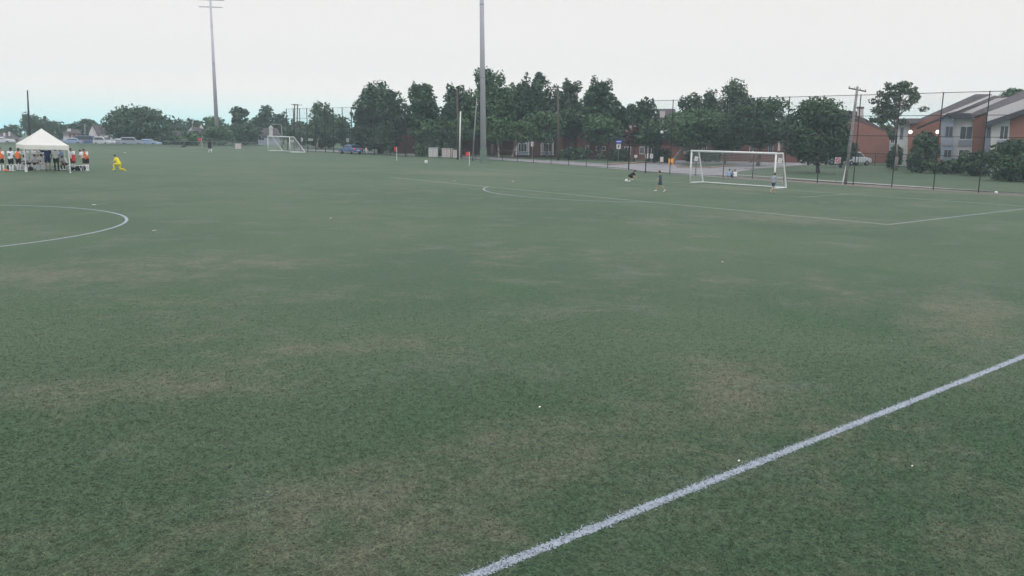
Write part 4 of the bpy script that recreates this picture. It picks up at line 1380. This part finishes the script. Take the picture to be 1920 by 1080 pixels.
# ------------------------------------------------------------------ cars
def car(px, t, hd, paint, label, kind='sedan', py=None, group='cars on the far parking lot'):
    base = GD(px, t)
    root = empty('parked_car', base, label, 'car', group, -YAW+hd)
    L_, W_ = (4.6, 1.8)
    if kind == 'sedan':
        H_, low = 1.45, [(-2.3, .35), (-2.3, .75), (-2.2, .92), (-1.5, .98), (1.2, .95), (2.1, .8), (2.3, .6), (2.3, .35)]
        cab = [(-1.7, .95), (-1.15, 1.42), (.25, 1.45), (1.15, .95)]
    elif kind == 'suv':
        H_, low = 1.8, [(-2.3, .4), (-2.32, .9), (-2.25, 1.1), (1.25, 1.1), (2.15, .98), (2.3, .75), (2.3, .4)]
        cab = [(-2.22, 1.08), (-2.0, 1.74), (.35, 1.78), (1.2, 1.08)]
    else:
        H_, low = 1.95, [(-2.5, .4), (-2.5, 1.1), (1.6, 1.1), (2.3, .95), (2.45, .7), (2.45, .4)]
        cab = [(-2.46, 1.08), (-2.3, 1.9), (.9, 1.92), (1.7, 1.08)]
    b = MB()
    b.prism([(x, -W_/2, z) for x, z in low], (0, W_, 0))
    n_ = len(b.v)
    b.build('body', M[paint], root, bevel=.07)
    b = MB()
    zt = cab[1][1]
    ring = []
    for s_ in (-1, 1):
        ring.append([(x, s_*(W_/2-.06 if z < 1.2 else W_/2-.24), z) for x, z in cab])
    k = len(cab)
    b.add(ring[0]+ring[1], [tuple(range(k)), tuple(range(k, 2*k))[::-1]]+[(i, (i+1) % k, (i+1) % k+k, i+k) for i in range(k)])
    b.build('cabin', M[paint], root, bevel=.04)
    # side glass, windscreens
    x0_, x1_ = cab[0][0], cab[3][0]
    for s_ in (-1, 1):
        w = MB()
        yb, yt_ = s_*(W_/2-.055), s_*(W_/2-.225)
        zb, z2 = cab[0][1]+.06, zt-.1
        fr = .88
        w.add([(x0_+.28, s_*(W_/2-.085), zb), (x1_-.22, s_*(W_/2-.085), zb), (cab[2][0]-.02, yt_, z2), (cab[1][0]+.08, yt_, z2)], [(0, 1, 2, 3)])
        w.v = [(x, y+s_*.02, z) for x, y, z in w.v]
        w.prism([], (0, 0, 0)) if False else None
        w.build('side_window', M['glass'], root)
    for (xa, za), (xb_, zb_), sg, nm in ((cab[3], cab[2], 1, 'windscreen'), (cab[0], cab[1], -1, 'rear_window')):
        w = MB()
        ya, yb = W_/2-.16, W_/2-.32
        def P_(q, y): return (xa+(xb_-xa)*q+sg*.02, y, za+(zb_-za)*q+.012)
        w.add([P_(.12, -ya), P_(.12, ya), P_(.86, yb), P_(.86, -yb)], [(0, 1, 2, 3)])
        w.build(nm, M['glass'], root)
    wh = MB().tube((0, -.11, 0), (0, .11, 0), .33, n=18).mesh('wheel')
    wh.materials.append(M['rubber'])
    rm = MB().tube((0, -.12, 0), (0, .12, 0), .19, n=12).mesh('rim')
    rm.materials.append(M['steel'])
    for wx in (-1.4, 1.4):
        for wy in (-W_/2+.06, W_/2-.06):
            o = D.objects.new('wheel', wh)
            COL.objects.link(o)
            o.parent = root
            o.location = (wx, wy, .33)
            q = D.objects.new('rim', rm)
            COL.objects.link(q)
            q.parent = o
    xe = max(x for x, z in low)
    xs = min(x for x, z in low)
    for s_ in (-1, 1):
        MB().box((xe-.03, s_*.65, .68), (.1, .32, .16)).build('headlight', M['head_lamp'], root, bevel=.02)
        MB().box((xs+.02, s_*.72, .84), (.1, .3, .2)).build('tail_light', M['tail_red'], root, bevel=.02)
    MB().box((xs-.02, 0, .6), (.04, .5, .13)).build('number_plate', M['sign_white'], root)
    return root
car(4, 172, R(8), 'car_white', 'white car at the left edge behind the orange bibbed player')
car(136, 172, R(185), 'car_ltblue', 'pale blue low car just right of the tent canopy')
car(166, 173, R(10), 'car_blue', 'blue grey van with long window strip', 'van')
car(196, 171, R(-25), 'car_white', 'white sport utility car in front of the white house', 'suv')
car(228, 173, R(30), 'car_silver', 'silver car between the white sport utility car and the blue grey hatchback')
car(249, 171, R(5), 'car_silver', 'blue grey hatchback under the left side of the big oak', 'suv')
car(280, 172, R(-8), 'car_ltblue', 'light blue car under the right side of the big oak')
car(657, 134, R(132), 'car_blue', 'blue car with lit red tail lights on the street', group=None)
car(1604, 112, R(25), 'car_white', 'white sport utility car right of the leaning utility pole', 'suv', group=None)
car(1577, 114, R(0), 'car_silver', 'silver car partly hidden left of the leaning utility pole', group=None)
# ------------------------------------------------------------------ people
def blob(name, caps, balls, m, parent, voxel=0.016, smooth=4):
    """one continuous skin grown over tapered bones (caps: a, b, ra, rb) and ellipsoids"""
    b = MB()
    for a_, e_, ra, rb in caps:
        a_, e_ = Vector(a_), Vector(e_)
        if (e_-a_).length > 1e-4: b.tube(a_, e_, ra, rb, 10)
        b.ball(a_, ra, 10, 7)
        b.ball(e_, rb, 10, 7)
    for c_, r_ in balls: b.ball(c_, r_, 12, 9)
    me = b.mesh(name)
    o = D.objects.new(name, me)
    COL.objects.link(o)
    rm = o.modifiers.new('remesh', 'REMESH')
    rm.mode = 'VOXEL'
    rm.voxel_size = voxel
    rm.use_smooth_shade = True
    if smooth:
        sm = o.modifiers.new('smooth', 'SMOOTH')
        sm.factor = 0.5
        sm.iterations = smooth
    dg = bpy.context.evaluated_depsgraph_get()
    me2 = D.meshes.new_from_object(o.evaluated_get(dg))
    D.objects.remove(o)
    D.meshes.remove(me)
    me2.name = name
    me2.materials.clear()
    me2.materials.append(M[m])
    for p in me2.polygons: p.use_smooth = True
    o = D.objects.new(name, me2)
    COL.objects.link(o)
    o.parent = parent
    return o

def rotx(v, a):
    c_, s_ = math.cos(a), math.sin(a)
    return Vector((v.x, v.y*c_+v.z*s_, -v.y*s_+v.z*c_))      # positive a leans forward (+y)

POSES = {
    # lean, head pitch, (shoulder flex, out, elbow) L R, (thigh, knee) L R
    'stand':  dict(lean=3, head=10, al=(8, 12, 15), ar=(8, 12, 15), ll=(0, 2), lr=(2, 4)),
    'hips':   dict(lean=4, head=20, al=(-20, 38, 85), ar=(-20, 38, 85), ll=(2, 3), lr=(-3, 3)),
    'folded': dict(lean=2, head=15, al=(25, 10, 110), ar=(25, 10, 110), ll=(0, 2), lr=(3, 4)),
    'look':   dict(lean=10, head=35, al=(12, 8, 62), ar=(6, 8, 50), ll=(3, 4), lr=(-3, 4)),
    'bend':   dict(lean=42, head=45, al=(60, 6, 20), ar=(55, 8, 30), ll=(10, 8), lr=(5, 10)),
    'stoop':  dict(lean=28, head=35, al=(15, 8, 30), ar=(20, 8, 35), ll=(8, 8), lr=(2, 8)),
    'point':  dict(lean=5, head=10, al=(30, 70, 15), ar=(15, 15, 35), ll=(0, 2), lr=(6, 6)),
    'walk':   dict(lean=5, head=8, al=(-18, 10, 15), ar=(22, 10, 20), ll=(24, 8), lr=(-20, 22)),
    'walk2':  dict(lean=4, head=12, al=(20, 12, 30), ar=(-15, 12, 15), ll=(-20, 20), lr=(26, 6)),
    'sit':    dict(lean=18, head=30, al=(12, 12, 55), ar=(10, 12, 60), ll=(88, 92), lr=(84, 82)),
    'sit2':   dict(lean=30, head=20, al=(20, 8, 60), ar=(15, 12, 70), ll=(86, 80), lr=(80, 95)),
    'ground': dict(lean=12, head=15, al=(40, 10, 35), ar=(42, 10, 30), ll=(115, 100), lr=(112, 96)),
    'kneel':  dict(lean=28, head=4, al=(18, 6, 62), ar=(14, 6, 70), ll=(88, 92), lr=(10, 98)),
    'crouch': dict(lean=58, head=-15, al=(28, 8, 12), ar=(18, 8, 12), ll=(95, 118), lr=(60, 120)),
}
def person(px, py, h, phi, pose, label, shirt='cloth_white', shorts='cloth_black', socks='cloth_white', bib=None, hair='hair', skin='skin', shoes='cloth_white',
           number=None, group=None, child=0.0, long_hair=False, base=None, seat=None, sleeves='shirt', vx=0.016):
    q = POSES[pose]
    base = base or G(px, py)
    root = empty('person', base, label, 'person', group, -(YAW+R(phi)))
    s = h/1.76
    S = lambda v: Vector(v)*s
    lean = R(q['lean'])
    hip = Vector((0, 0, .95))
    def T_(v):                                         # upper body points lean about the hips
        w = rotx(Vector(v)-hip, lean)
        return hip+w
    leg = {}
    for sd, key in ((-1, 'll'), (1, 'lr')):
        th, kn = R(q[key][0]), R(q[key][1])
        H_ = Vector((.095*sd, 0, .93))
        spread = (.09 if pose in ('sit', 'sit2', 'ground') else .025)*sd
        d1 = Vector((spread/.45, math.sin(th), -math.cos(th))).normalized()
        K_ = H_+d1*.44
        a2 = th-kn
        d2 = Vector((0, math.sin(a2), -math.cos(a2))).normalized()
        A_ = K_+d2*.42
        if pose == 'kneel' and sd == 1 or pose == 'crouch' and sd == 1:
            fd = Vector((0, -.75, -.65)).normalized()
        elif a2 < -.5:
            fd = Vector((0, .72, -.69)).normalized()
        else:
            fd = Vector((.12*sd, 1, -.12)).normalized()
        leg[sd] = (H_, K_, A_, A_+fd*.16+Vector((0, 0, -.03)), A_-fd*.04+Vector((0, 0, -.03)))
    arm = {}
    for sd, key in ((-1, 'al'), (1, 'ar')):
        fl, ou, el = [R(k) for k in q[key]]
        Sh = T_((.185*sd, 0, 1.44))
        fl2 = fl
        d1 = Vector((math.sin(ou)*sd, math.sin(fl2)*math.cos(ou), -math.cos(fl2)*math.cos(ou)))
        E_ = Sh+d1*.29
        fl3 = fl2+el
        ou2 = ou*.4 if pose != 'hips' else -ou*.9
        if pose in ('folded',): ou2 = -.7
        d2 = Vector((math.sin(ou2)*sd, math.sin(fl3)*math.cos(ou2), -math.cos(fl3)*math.cos(ou2)))
        if pose == 'hips': d2 = Vector((-.75*sd, .35, -.55)).normalized()
        if pose == 'point' and sd == -1: d2 = Vector((-.95, .3, -.1)).normalized()
        Wr = E_+d2*.25
        arm[sd] = (Sh, E_, Wr, d2)
    low = min(min((leg[k][2].z-.075, leg[k][1].z-.065, leg[k][3].z-.03)) for k in (-1, 1))
    bt = hip.z-.10
    if pose == 'ground': low = min(low, bt)
    dz = Vector((0, 0, -low))
    if seat is not None: dz = Vector((0, 0, seat/s-bt))
    chs = 1+child*.18                                  # a child's head is larger for its body
    hd = R(q['head']+q['lean'])
    N0 = T_((0, .0, 1.47))
    N1 = N0+rotx(Vector((0, .01, .10)), hd*.6)
    Hc = N1+rotx(Vector((0, .025, .10)), hd)*chs
    def up_(v): return S(Vector(v)+dz)
    hr_ = [c_*s*chs for c_ in (.077, .095, .115)]
    caps, balls = [], []
    def C(a_, e_, ra, rb, L=None):
        (caps if L is None else L).append((up_(a_), up_(e_), ra*s, rb*s))
    # trunk
    for sd in (-1, 1):
        C(T_((.075*sd, 0, .98)), T_((.085*sd, .0, 1.18)), .098, .092)
        C(T_((.085*sd, 0, 1.18)), T_((.10*sd, .005, 1.36)), .092, .10)
        C(T_((.10*sd, 0, 1.38)), arm[sd][0], .085, .058)
    C(T_((0, 0, .97)), T_((0, 0, 1.38)), .10, .10)
    C(N0, N1, .055, .05)
    C(N1, Hc, .05, .07)
    for sd in (-1, 1):
        H_, K_, A_, To, He = leg[sd]
        C((.05*sd, 0, .95), H_, .10, .098)
        C(H_, K_, .09, .055)
        d_ = (A_-K_)
        C(K_, K_+d_*.35, .052, .056)
        C(K_+d_*.35, A_, .056, .036)
        C(He, To, .034, .03)
        Sh, E_, Wr, dr = arm[sd]
        C(Sh, E_, .052, .038)
        C(E_, Wr, .037, .025)
        # hand: palm, four unequal fingers, thumb
        side = dr.cross(Vector((0, 0, 1)) if abs(dr.z) < .8 else Vector((0, 1, 0))).normalized()
        nrm = side.cross(dr).normalized()
        C(Wr, Wr+dr*.05, .024, .026)
        for i, (o_, ln) in enumerate(((-.03, .065), (-.01, .078), (.01, .072), (.028, .056))):
            a_ = Wr+dr*.065+side*o_
            m_ = a_+dr*ln*.5+nrm*.004
            C(Wr+dr*.03+side*o_*.7, a_, .014, .012)
            C(a_, m_, .0115, .0105)
            C(m_, m_+(dr*.8+nrm*.6).normalized()*ln*.5, .0105, .0095)
        C(Wr+dr*.02-side*.02*sd, Wr+dr*.06-side*.055*sd, .014, .011)
    hb_ = []
    def hp(v): return Hc+rotx(Vector(v)*chs, hd)
    balls += [(up_(Hc), tuple(hr_)), (up_(hp((0, .03, -.05))), tuple(c_*.72 for c_ in hr_)), (up_(hp((0, .098, -.015))), (.014*s, .02*s, .022*s))]
    for sd in (-1, 1): balls.append((up_(hp((.08*sd, -.005, -.01))), (.014*s, .022*s, .032*s)))
    body = blob('body', caps, balls, skin, root, vx*min(1, s+.1))
    # face
    for sd in (-1, 1):
        MB().ball(up_(hp((.03*sd, .086, .012))), .011*s*chs, 8, 6).build('eye', M['sign_ink'], root, smooth=True)
    MB().ball(up_(hp((0, .092, -.056))), (.024*s, .008*s, .006*s), 8, 6).build('mouth', M['cloth_brown'], root, smooth=True)
    # hair
    hb2 = [(up_(hp((0, -.014, .028))), (hr_[0]*1.12, hr_[1]*1.03, hr_[2]*.95)), (up_(hp((0, -.035, -.01))), (hr_[0]*1.08, hr_[1]*.85, hr_[2]*.85))]
    hc = []
    if long_hair:
        hc.append((up_(hp((0, -.07, -.02))), up_(hp((0, -.11, -.26))), .05*s, .03*s))
    blob('hair', hc, hb2, hair, root, .018)
    # clothes
    L = []
    for sd in (-1, 1):
        C(T_((.078*sd, 0, .96)), T_((.088*sd, .0, 1.18)), .125, .112, L)
        C(T_((.088*sd, 0, 1.18)), T_((.10*sd, .005, 1.36)), .112, .114, L)
        C(T_((.10*sd, 0, 1.385)), arm[sd][0], .093, .076, L)
        Sh, E_, Wr, dr = arm[sd]
        C(Sh, Sh.lerp(E_, .62), .075, .074, L)
    C(T_((0, 0, .96)), T_((0, 0, 1.38)), .12, .112, L)
    sh = blob('shirt', L, [], shirt, root, .02, 3)
    if number:
        nb = MB()
        for x_, segs in number:
            for (cx_, cz_, w_, h_) in segs:
                c_ = T_((x_+cx_, -.135, 1.24+cz_))
                nb.box(up_(c_), (w_*s, .03*s, h_*s))
        nb.build('number', M['cloth_navy'], sh)
    if bib:
        L = []
        for sd in (-1, 1):
            C(T_((.078*sd, 0, 1.0)), T_((.088*sd, .0, 1.18)), .135, .126, L)
            C(T_((.088*sd, 0, 1.18)), T_((.095*sd, .0, 1.36)), .126, .118, L)
        C(T_((0, 0, .99)), T_((0, 0, 1.40)), .135, .118, L)
        blob('bib', L, [], bib, root, .02, 3)
    L = []
    for sd in (-1, 1):
        H_, K_, A_, To, He = leg[sd]
        C((.055*sd, 0, .97), H_, .122, .120, L)
        C(H_, H_.lerp(K_, .68), .118, .098, L)
    blob('shorts', L, [], shorts, root, .02, 3)
    for sd in (-1, 1):
        H_, K_, A_, To, He = leg[sd]
        if socks:
            d_ = (A_-K_)
            L = []
            C(K_+d_*.12, K_+d_*.38, .062, .066, L)
            C(K_+d_*.38, A_, .066, .046, L)
            blob('sock', L, [], socks, root, .018, 2)
        L = []
        C(He, To, .047, .04, L)
        C(A_+Vector((0, 0, -.01)), He.lerp(To, .3), .045, .045, L)
        blob('shoe', L, [], shoes, root, .016, 2)
    return root

ONE = [(0, 0, .045, .22), (-.025, .07, .03, .04)]
P = person
TG = 'players gathered at the white tent'
bench_s = .46
P(4, 320.3, 1.84, 165, 'stand', 'person in an orange bib and black shorts at the very left edge of the photo', bib='cloth_orange', group=TG, skin='skin_pale')
P(22, 321, 1.86, 8, 'stand', 'person seen from behind in a white shirt numbered 11 and black shorts', number=[(-.05, ONE), (.06, ONE)], skin='skin_dark', socks='cloth_white', group=TG)
P(36, 319.2, 1.78, 5, 'folded', 'person seen from behind in an orange bib inside the left tent legs', bib='cloth_orange', skin='skin_dark', group=TG)
P(46.5, 318, 1.78, 150, 'look', 'person in white standing behind the left end of the long bench', base=GD(46.5, 71.5), group=TG)
P(59, 318, 1.82, 95, 'look', 'standing person in white turned to the right behind the long bench', base=GD(59.5, 71.8), group=TG, shorts='cloth_white')
P(76, 318, 1.82, 178, 'look', 'standing person in white facing the camera left of the navy shirted adult', base=GD(76.5, 71.6), group=TG, skin='skin_dark')
P(91, 319.6, 1.96, -25, 'point', 'large adult in a navy shirt and shorts seen from behind with one arm stretched left', shirt='cloth_navy', shorts='cloth_navy', socks=None, shoes='cloth_brown', skin='skin_pale', group=TG, vx=.018)
P(107, 320, 1.92, 170, 'stand', 'tall person in a pale grey shirt and long black shorts with dark hanging hair', shirt='cloth_white', skin='skin_dark', long_hair=True, socks='cloth_black', shoes='cloth_black', group=TG)
P(115.5, 318, 1.80, 200, 'look', 'person in a light blue shirt behind the tall one in the black shorts', shirt='cloth_lightblue', base=GD(115.5, 71.4), group=TG)
P(50.5, 318, 1.72, 200, 'sit2', 'seated person in white bent forward at the left end of the long bench', seat=bench_s, base=GD(51, 70.0), skin='skin_dark', group=TG)
P(65.5, 318, 1.74, 172, 'sit', 'seated person in white in the middle of the long bench', seat=bench_s, base=GD(65.5, 70.0), group=TG)
P(80, 318, 1.80, 184, 'sit', 'seated person in white with legs apart beside the navy shirted adult', seat=bench_s, base=GD(79.5, 70.0), group=TG, skin='skin_pale', shorts='cloth_white')
P(120.5, 318, 1.66, 190, 'sit2', 'seated person in grey white by the right tent legs', seat=bench_s, base=GD(120.5, 70.0), shirt='cloth_white', group=TG, socks='cloth_black')
P(138.5, 319, 1.86, 188, 'look', 'person in white holding a red bib just right of the tent', bib=None, group=TG)
P(157, 319.2, 1.84, 285, 'stoop', 'person in white stooping to the left behind the orange bibbed one', group=TG, base=GD(157, 70.6))
P(164, 320, 1.84, 195, 'look', 'rightmost standing person in an orange bib with white socks beside the bags', bib='cloth_orange', hair='hair_brown', skin='skin_pale', group=TG)
P(219.5, 320, 1.74, 275, 'kneel', 'goalkeeper all in yellow kneeling on one knee facing left', shirt='cloth_yellow', shorts='cloth_yellow', socks='cloth_yellow', shoes='cloth_yellow', skin='skin_pale', base=GD(221, 69.6))
P(394, 286, 2.0, 330, 'walk', 'distant player in black with white socks near the far floodlight pole', shirt='cloth_black', shorts='cloth_black', skin='skin_dark', vx=.02)
P(1237.5, 359.5, 1.32, 285, 'walk2', 'small child in a slate blue shirt walking left of the near goal', shirt='cloth_slate', shorts='cloth_slate', socks='skin', shoes='cloth_white', child=.8, skin='skin_pale')
P(1449, 362, 1.30, 60, 'walk', 'small barefoot child in a pale shirt and navy shorts walking past the right goalpost', shirt='cloth_grey', shorts='cloth_navy', socks=None, shoes='skin_pale', child=.8, skin='skin_pale', hair='hair_brown')
P(1180, 341, 1.34, 75, 'crouch', 'child in black crouching on the turf over a ball', shirt='cloth_black', shorts='cloth_black', socks=None, child=.8, skin='skin_pale', long_hair=True)
SG = 'small children sitting behind the near goal'
P(1370, 333, 1.28, 20, 'ground', 'small child in a blue shirt sitting behind the goal net', shirt='cloth_lightblue', socks=None, child=.8, group=SG, base=GD(1370.5, 71.0))
P(1376.5, 333, 1.05, 10, 'ground', 'smallest dark clothed child sitting between the blue and the white one', shirt='cloth_brown', socks=None, child=1, group=SG, base=GD(1377, 71.2), skin='skin_dark')
P(1382.5, 333, 1.24, 350, 'ground', 'small child in a white shirt sitting behind the goal net', shirt='cloth_white', shorts='cloth_grey', socks=None, child=.8, group=SG, base=GD(1382.5, 70.8))

# ------------------------------------------------------------------ the white tent and what lies around it
def tent():
    c4 = [GD(31, 71.2), GD(44.5, 66.6), GD(127.5, 66.0), GD(119, 70.6)]       # back left, front left, front right, back right
    root = empty('canopy_tent', c4[1], 'white pop-up canopy tent with peaked roof over the seated players', 'tent')
    o = c4[1]
    ez, pz = 2.12, 3.42
    ctr = (c4[0]+c4[1]+c4[2]+c4[3])/4-o
    rim = [(p-o)*1.0 for p in c4]
    rim = [ctr+(p-ctr)*1.03 for p in rim]
    b = MB()
    k = 6
    ax = Vector((ctr.x, ctr.y, pz))
    # four sagging roof panels
    for i in range(4):
        A, B = rim[i]+Vector((0, 0, ez)), rim[(i+1) % 4]+Vector((0, 0, ez))
        rows = []
        for j in range(k+1):
            f = j/k
            row = []
            for q in range(k+1):
                g = q/k
                pt = A.lerp(B, g).lerp(ax, f)
                sg = math.sin(math.pi*g)*(1-f)*math.sin(math.pi*min(1, f*1.2))*.10+.14*f*(1-f)
                row.append(pt-Vector((0, 0, sg)))
            rows.append(row)
        vs = [v for r_ in rows for v in r_]
        b.add(vs, [(j*(k+1)+q, j*(k+1)+q+1, (j+1)*(k+1)+q+1, (j+1)*(k+1)+q) for j in range(k) for q in range(k)])
    cv = b.build('canopy', M['canvas'], root)
    b = MB()
    for i in range(4):
        A, B = rim[i], rim[(i+1) % 4]
        n_ = 10
        for j in range(n_):
            p0, p1 = A.lerp(B, j/n_), A.lerp(B, (j+1)/n_)
            w0, w1 = .015*math.sin(j*2.1), .015*math.sin((j+1)*2.1)
            b.add([p0+Vector((0, w0, ez+.002)), p1+Vector((0, w1, ez+.002)), p1+Vector((0, w1*2, ez-.34)), p0+Vector((0, w0*2, ez-.34))], [(0, 1, 2, 3)])
    b.build('valance', M['canvas'], cv)
    for i, p in enumerate(c4):
        MB().tube(p-o, p-o+Vector((0, 0, ez-.02)), .038, n=8).build('leg', M['white_metal'], root)
        MB().box(p-o+Vector((0, 0, .02)), (.12, .12, .035)).build('foot', M['white_metal'], root)
    b = MB()
    for i in range(4):
        A, B = c4[i]-o, c4[(i+1) % 4]-o
        for a_, e_ in ((.0, .5), (.5, 1.0)):
            m0, m1 = A.lerp(B, a_), A.lerp(B, e_)
            b.tube(m0+Vector((0, 0, 1.72)), m1+Vector((0, 0, 2.02)), .014, n=5)
            b.tube(m0+Vector((0, 0, 2.02)), m1+Vector((0, 0, 1.72)), .014, n=5)
    b.build('truss', M['white_metal'], root)
    wt = c4[1]-o
    MB().tube(wt+Vector((0, -.02, 0)), wt+Vector((0, -.02, .34)), .11, .10, 10).build('weight', M['white_paint'], root)
tent()
def bench(px, t, w, label, legs=2, ang=0.0):
    base = GD(px, t)
    root = empty('bench', base, label, 'bench', 'white folding benches', -YAW+ang)
    MB().box((0, 0, .43), (w, .30, .04)).build('seat', M['white_paint'], root, bevel=.01)
    for i in range(legs):
        x = -w/2+.15+(w-.3)*i/max(1, legs-1)
        for sy in (-1, 1):
            MB().path([(x-.02, sy*.13, .41), (x+.14*(1 if i else -1), sy*.16, 0)], .022, 6).build('leg', M['white_metal'], root)
bench(20.5, 69.6, .9, 'short white bench left of the player numbered 11', ang=.1)
bench(65, 70.4, 2.6, 'long white bench under the tent with three players on it', 3)
bench(100, 70.0, .75, 'empty white stool between the navy shirted adult and the black shorts', ang=.15)
bench(120.5, 70.4, .8, 'white bench under the seated person by the right tent legs')
bench(138, 69.8, 1.1, 'white bench behind the person holding the red bib')
bench(156, 69.0, .55, 'small white stool beside the black bags')
rb_ = GD(141.5, 69.4)
rbo = MB()
_o = []
for i in range(7):                                  # a folded cloth hanging from the hands, wavy in plan
    u = i/6-.5
    _o.append(rt0*(u*.34)+FH*(.03*math.sin(i*1.9)))
for i in range(6):
    p_, q_ = _o[i], _o[i+1]
    lo_, l2_ = .80+.04*math.sin(i*1.3), .80+.04*math.sin((i+1)*1.3)
    rbo.prism([p_+Vector((0, 0, lo_)), q_+Vector((0, 0, l2_)), q_*.85+Vector((0, 0, 1.32)), p_*.85+Vector((0, 0, 1.32))], FH*.02)
o = rbo.build('training_bib', M['cloth_red'])
o.location = rb_-FH*.36-rt0*.06
tag(o, 'red training bib held in front of the white shirt right of the tent', 'bib')
def ball(p, r, label):
    root = empty('soccer_ball', p, label, 'ball', 'white soccer balls')
    MB().ball((0, 0, 0), r, 16, 12).build('shell', M['white_paint'], root, smooth=True)
    k = MB()
    for d_ in ((0, 0, 1), (.9, 0, .42), (-.28, .85, .42), (-.28, -.85, .42), (.6, -.6, -.45), (-.75, .1, -.45), (.3, .8, -.45), (0, 0, -1)):
        n_ = Vector(d_).normalized()
        k.tube(n_*r*.93, n_*r*1.006, r*.32, r*.30, 5)
    k.build('patches', M['cloth_grey'], root)
ball(GD(17, 68.5)+Vector((0, 0, .13)), .13, 'white soccer ball on the grass left of the player numbered 11')
ball(G(1174.5, 342)+Vector((0, 0, .13)), .13, 'white soccer ball beside the crouching child in black')
ball(G(1867.5, 364.5)+Vector((0, 0, .12)), .11, 'white soccer ball lying at the foot of the tall fence')
ball(V(1241, 248, 66), .125, 'white soccer ball high in the air in front of the trees')
def heap(px, t, w, d_, h, m, label, cat, name, n_=5, sd=0):
    rr = random.Random(sd)
    base = GD(px, t)
    b = MB()
    for i in range(n_):
        x, y = (rr.random()-.5)*w*.7, (rr.random()-.5)*d_*.6
        b.ball((x, y, h*.38), (w*.26, d_*.35, h*(.38+.2*rr.random())), 10, 7)
    o = b.build(name, M[m], smooth=True)
    o.location = base
    o.rotation_euler = (0, 0, -YAW)
    tag(o, label, cat)
heap(7.5, 67.6, .62, .4, .13, 'cloth_orange', 'pile of orange red bibs on the grass at the left edge', 'bibs', 'bib_pile', 6, 1)
heap(14, 69.3, .5, .4, .42, 'bag_black', 'black bag on the grass behind the left white ball', 'bag', 'sports_bag', 4, 2)
heap(54, 68.9, .45, .35, .40, 'bag_black', 'black bag under the long white bench', 'bag', 'sports_bag', 4, 3)
heap(144, 69.8, .55, .4, .42, 'bag_black', 'black bag at the feet of the person with the red bib', 'bag', 'sports_bag', 4, 4)
heap(150.5, 70.0, .6, .4, .46, 'bag_black', 'rightmost black bag beside the small white stool', 'bag', 'sports_bag', 5, 5)
heap(132, 70.2, .4, .3, .3, 'bag_black', 'black bag against the front right tent leg', 'bag', 'sports_bag', 3, 6)
# litter on the turf
for i, (x, y, s_, lb) in enumerate([(289, 434, .10, 'white scrap right of the centre circle'), (620, 410.5, .11, 'white scrap halfway between the centre circle and the penalty arc'),
        (176, 385.5, .14, 'pale scrap just beyond the centre circle line'), (852, 340.5, .17, 'pale scrap left of the penalty arc'),
        (1354.5, 493, .05, 'tiny white scrap in the grass in front of the penalty area'), (1012, 767, .022, 'white scrap in the middle of the near turf'),
        (1710, 878, .018, 'white scrap on the near side of the touchline'), (1385, 868, .022, 'tan scrap lying right beside the touchline'),
        (962, 340.8, .16, 'pale scrap behind the penalty arc'), (234, 287, .35, 'pale scrap on the grass beyond the kneeling goalkeeper')]):
    s_ *= .7 if s_ > .04 else 1
    b = MB()
    rr = random.Random(i)
    n_ = 6
    pts = [(s_*(.6+.5*rr.random())*math.cos(k*6.283/n_), s_*(.35+.3*rr.random())*math.sin(k*6.283/n_), .012+s_*.25*rr.random()) for k in range(n_)]
    b.prism(pts, (0, 0, s_*.12+.004))
    o = b.build('paper_scrap', M['litter'])
    o.location = G(x, y)+Vector((0, 0, .012))
    tag(o, lb, 'litter', 'scraps of litter on the turf')

# ------------------------------------------------------------------ haze
hz = MB().box(tuple(FH*185+Vector((0, 0, 17.75))), (740, 560, 37.5), -YAW).build('haze', None)
hm = D.materials.new('haze')
hm.use_nodes = True
n_, l_ = hm.node_tree.nodes, hm.node_tree.links
n_.clear()
ho = n_.new('ShaderNodeOutputMaterial')
hv = n_.new('ShaderNodeVolumePrincipled')
hv.inputs['Color'].default_value = (0.72, 0.90, 1.0, 1)
hv.inputs['Density'].default_value = 0.00078
hv.inputs['Anisotropy'].default_value = 0.0
l_.new(hv.outputs[0], ho.inputs['Volume'])
hz.data.materials.append(hm)
tag(hz, 'pale evening haze over the field', 'haze', kind='stuff')
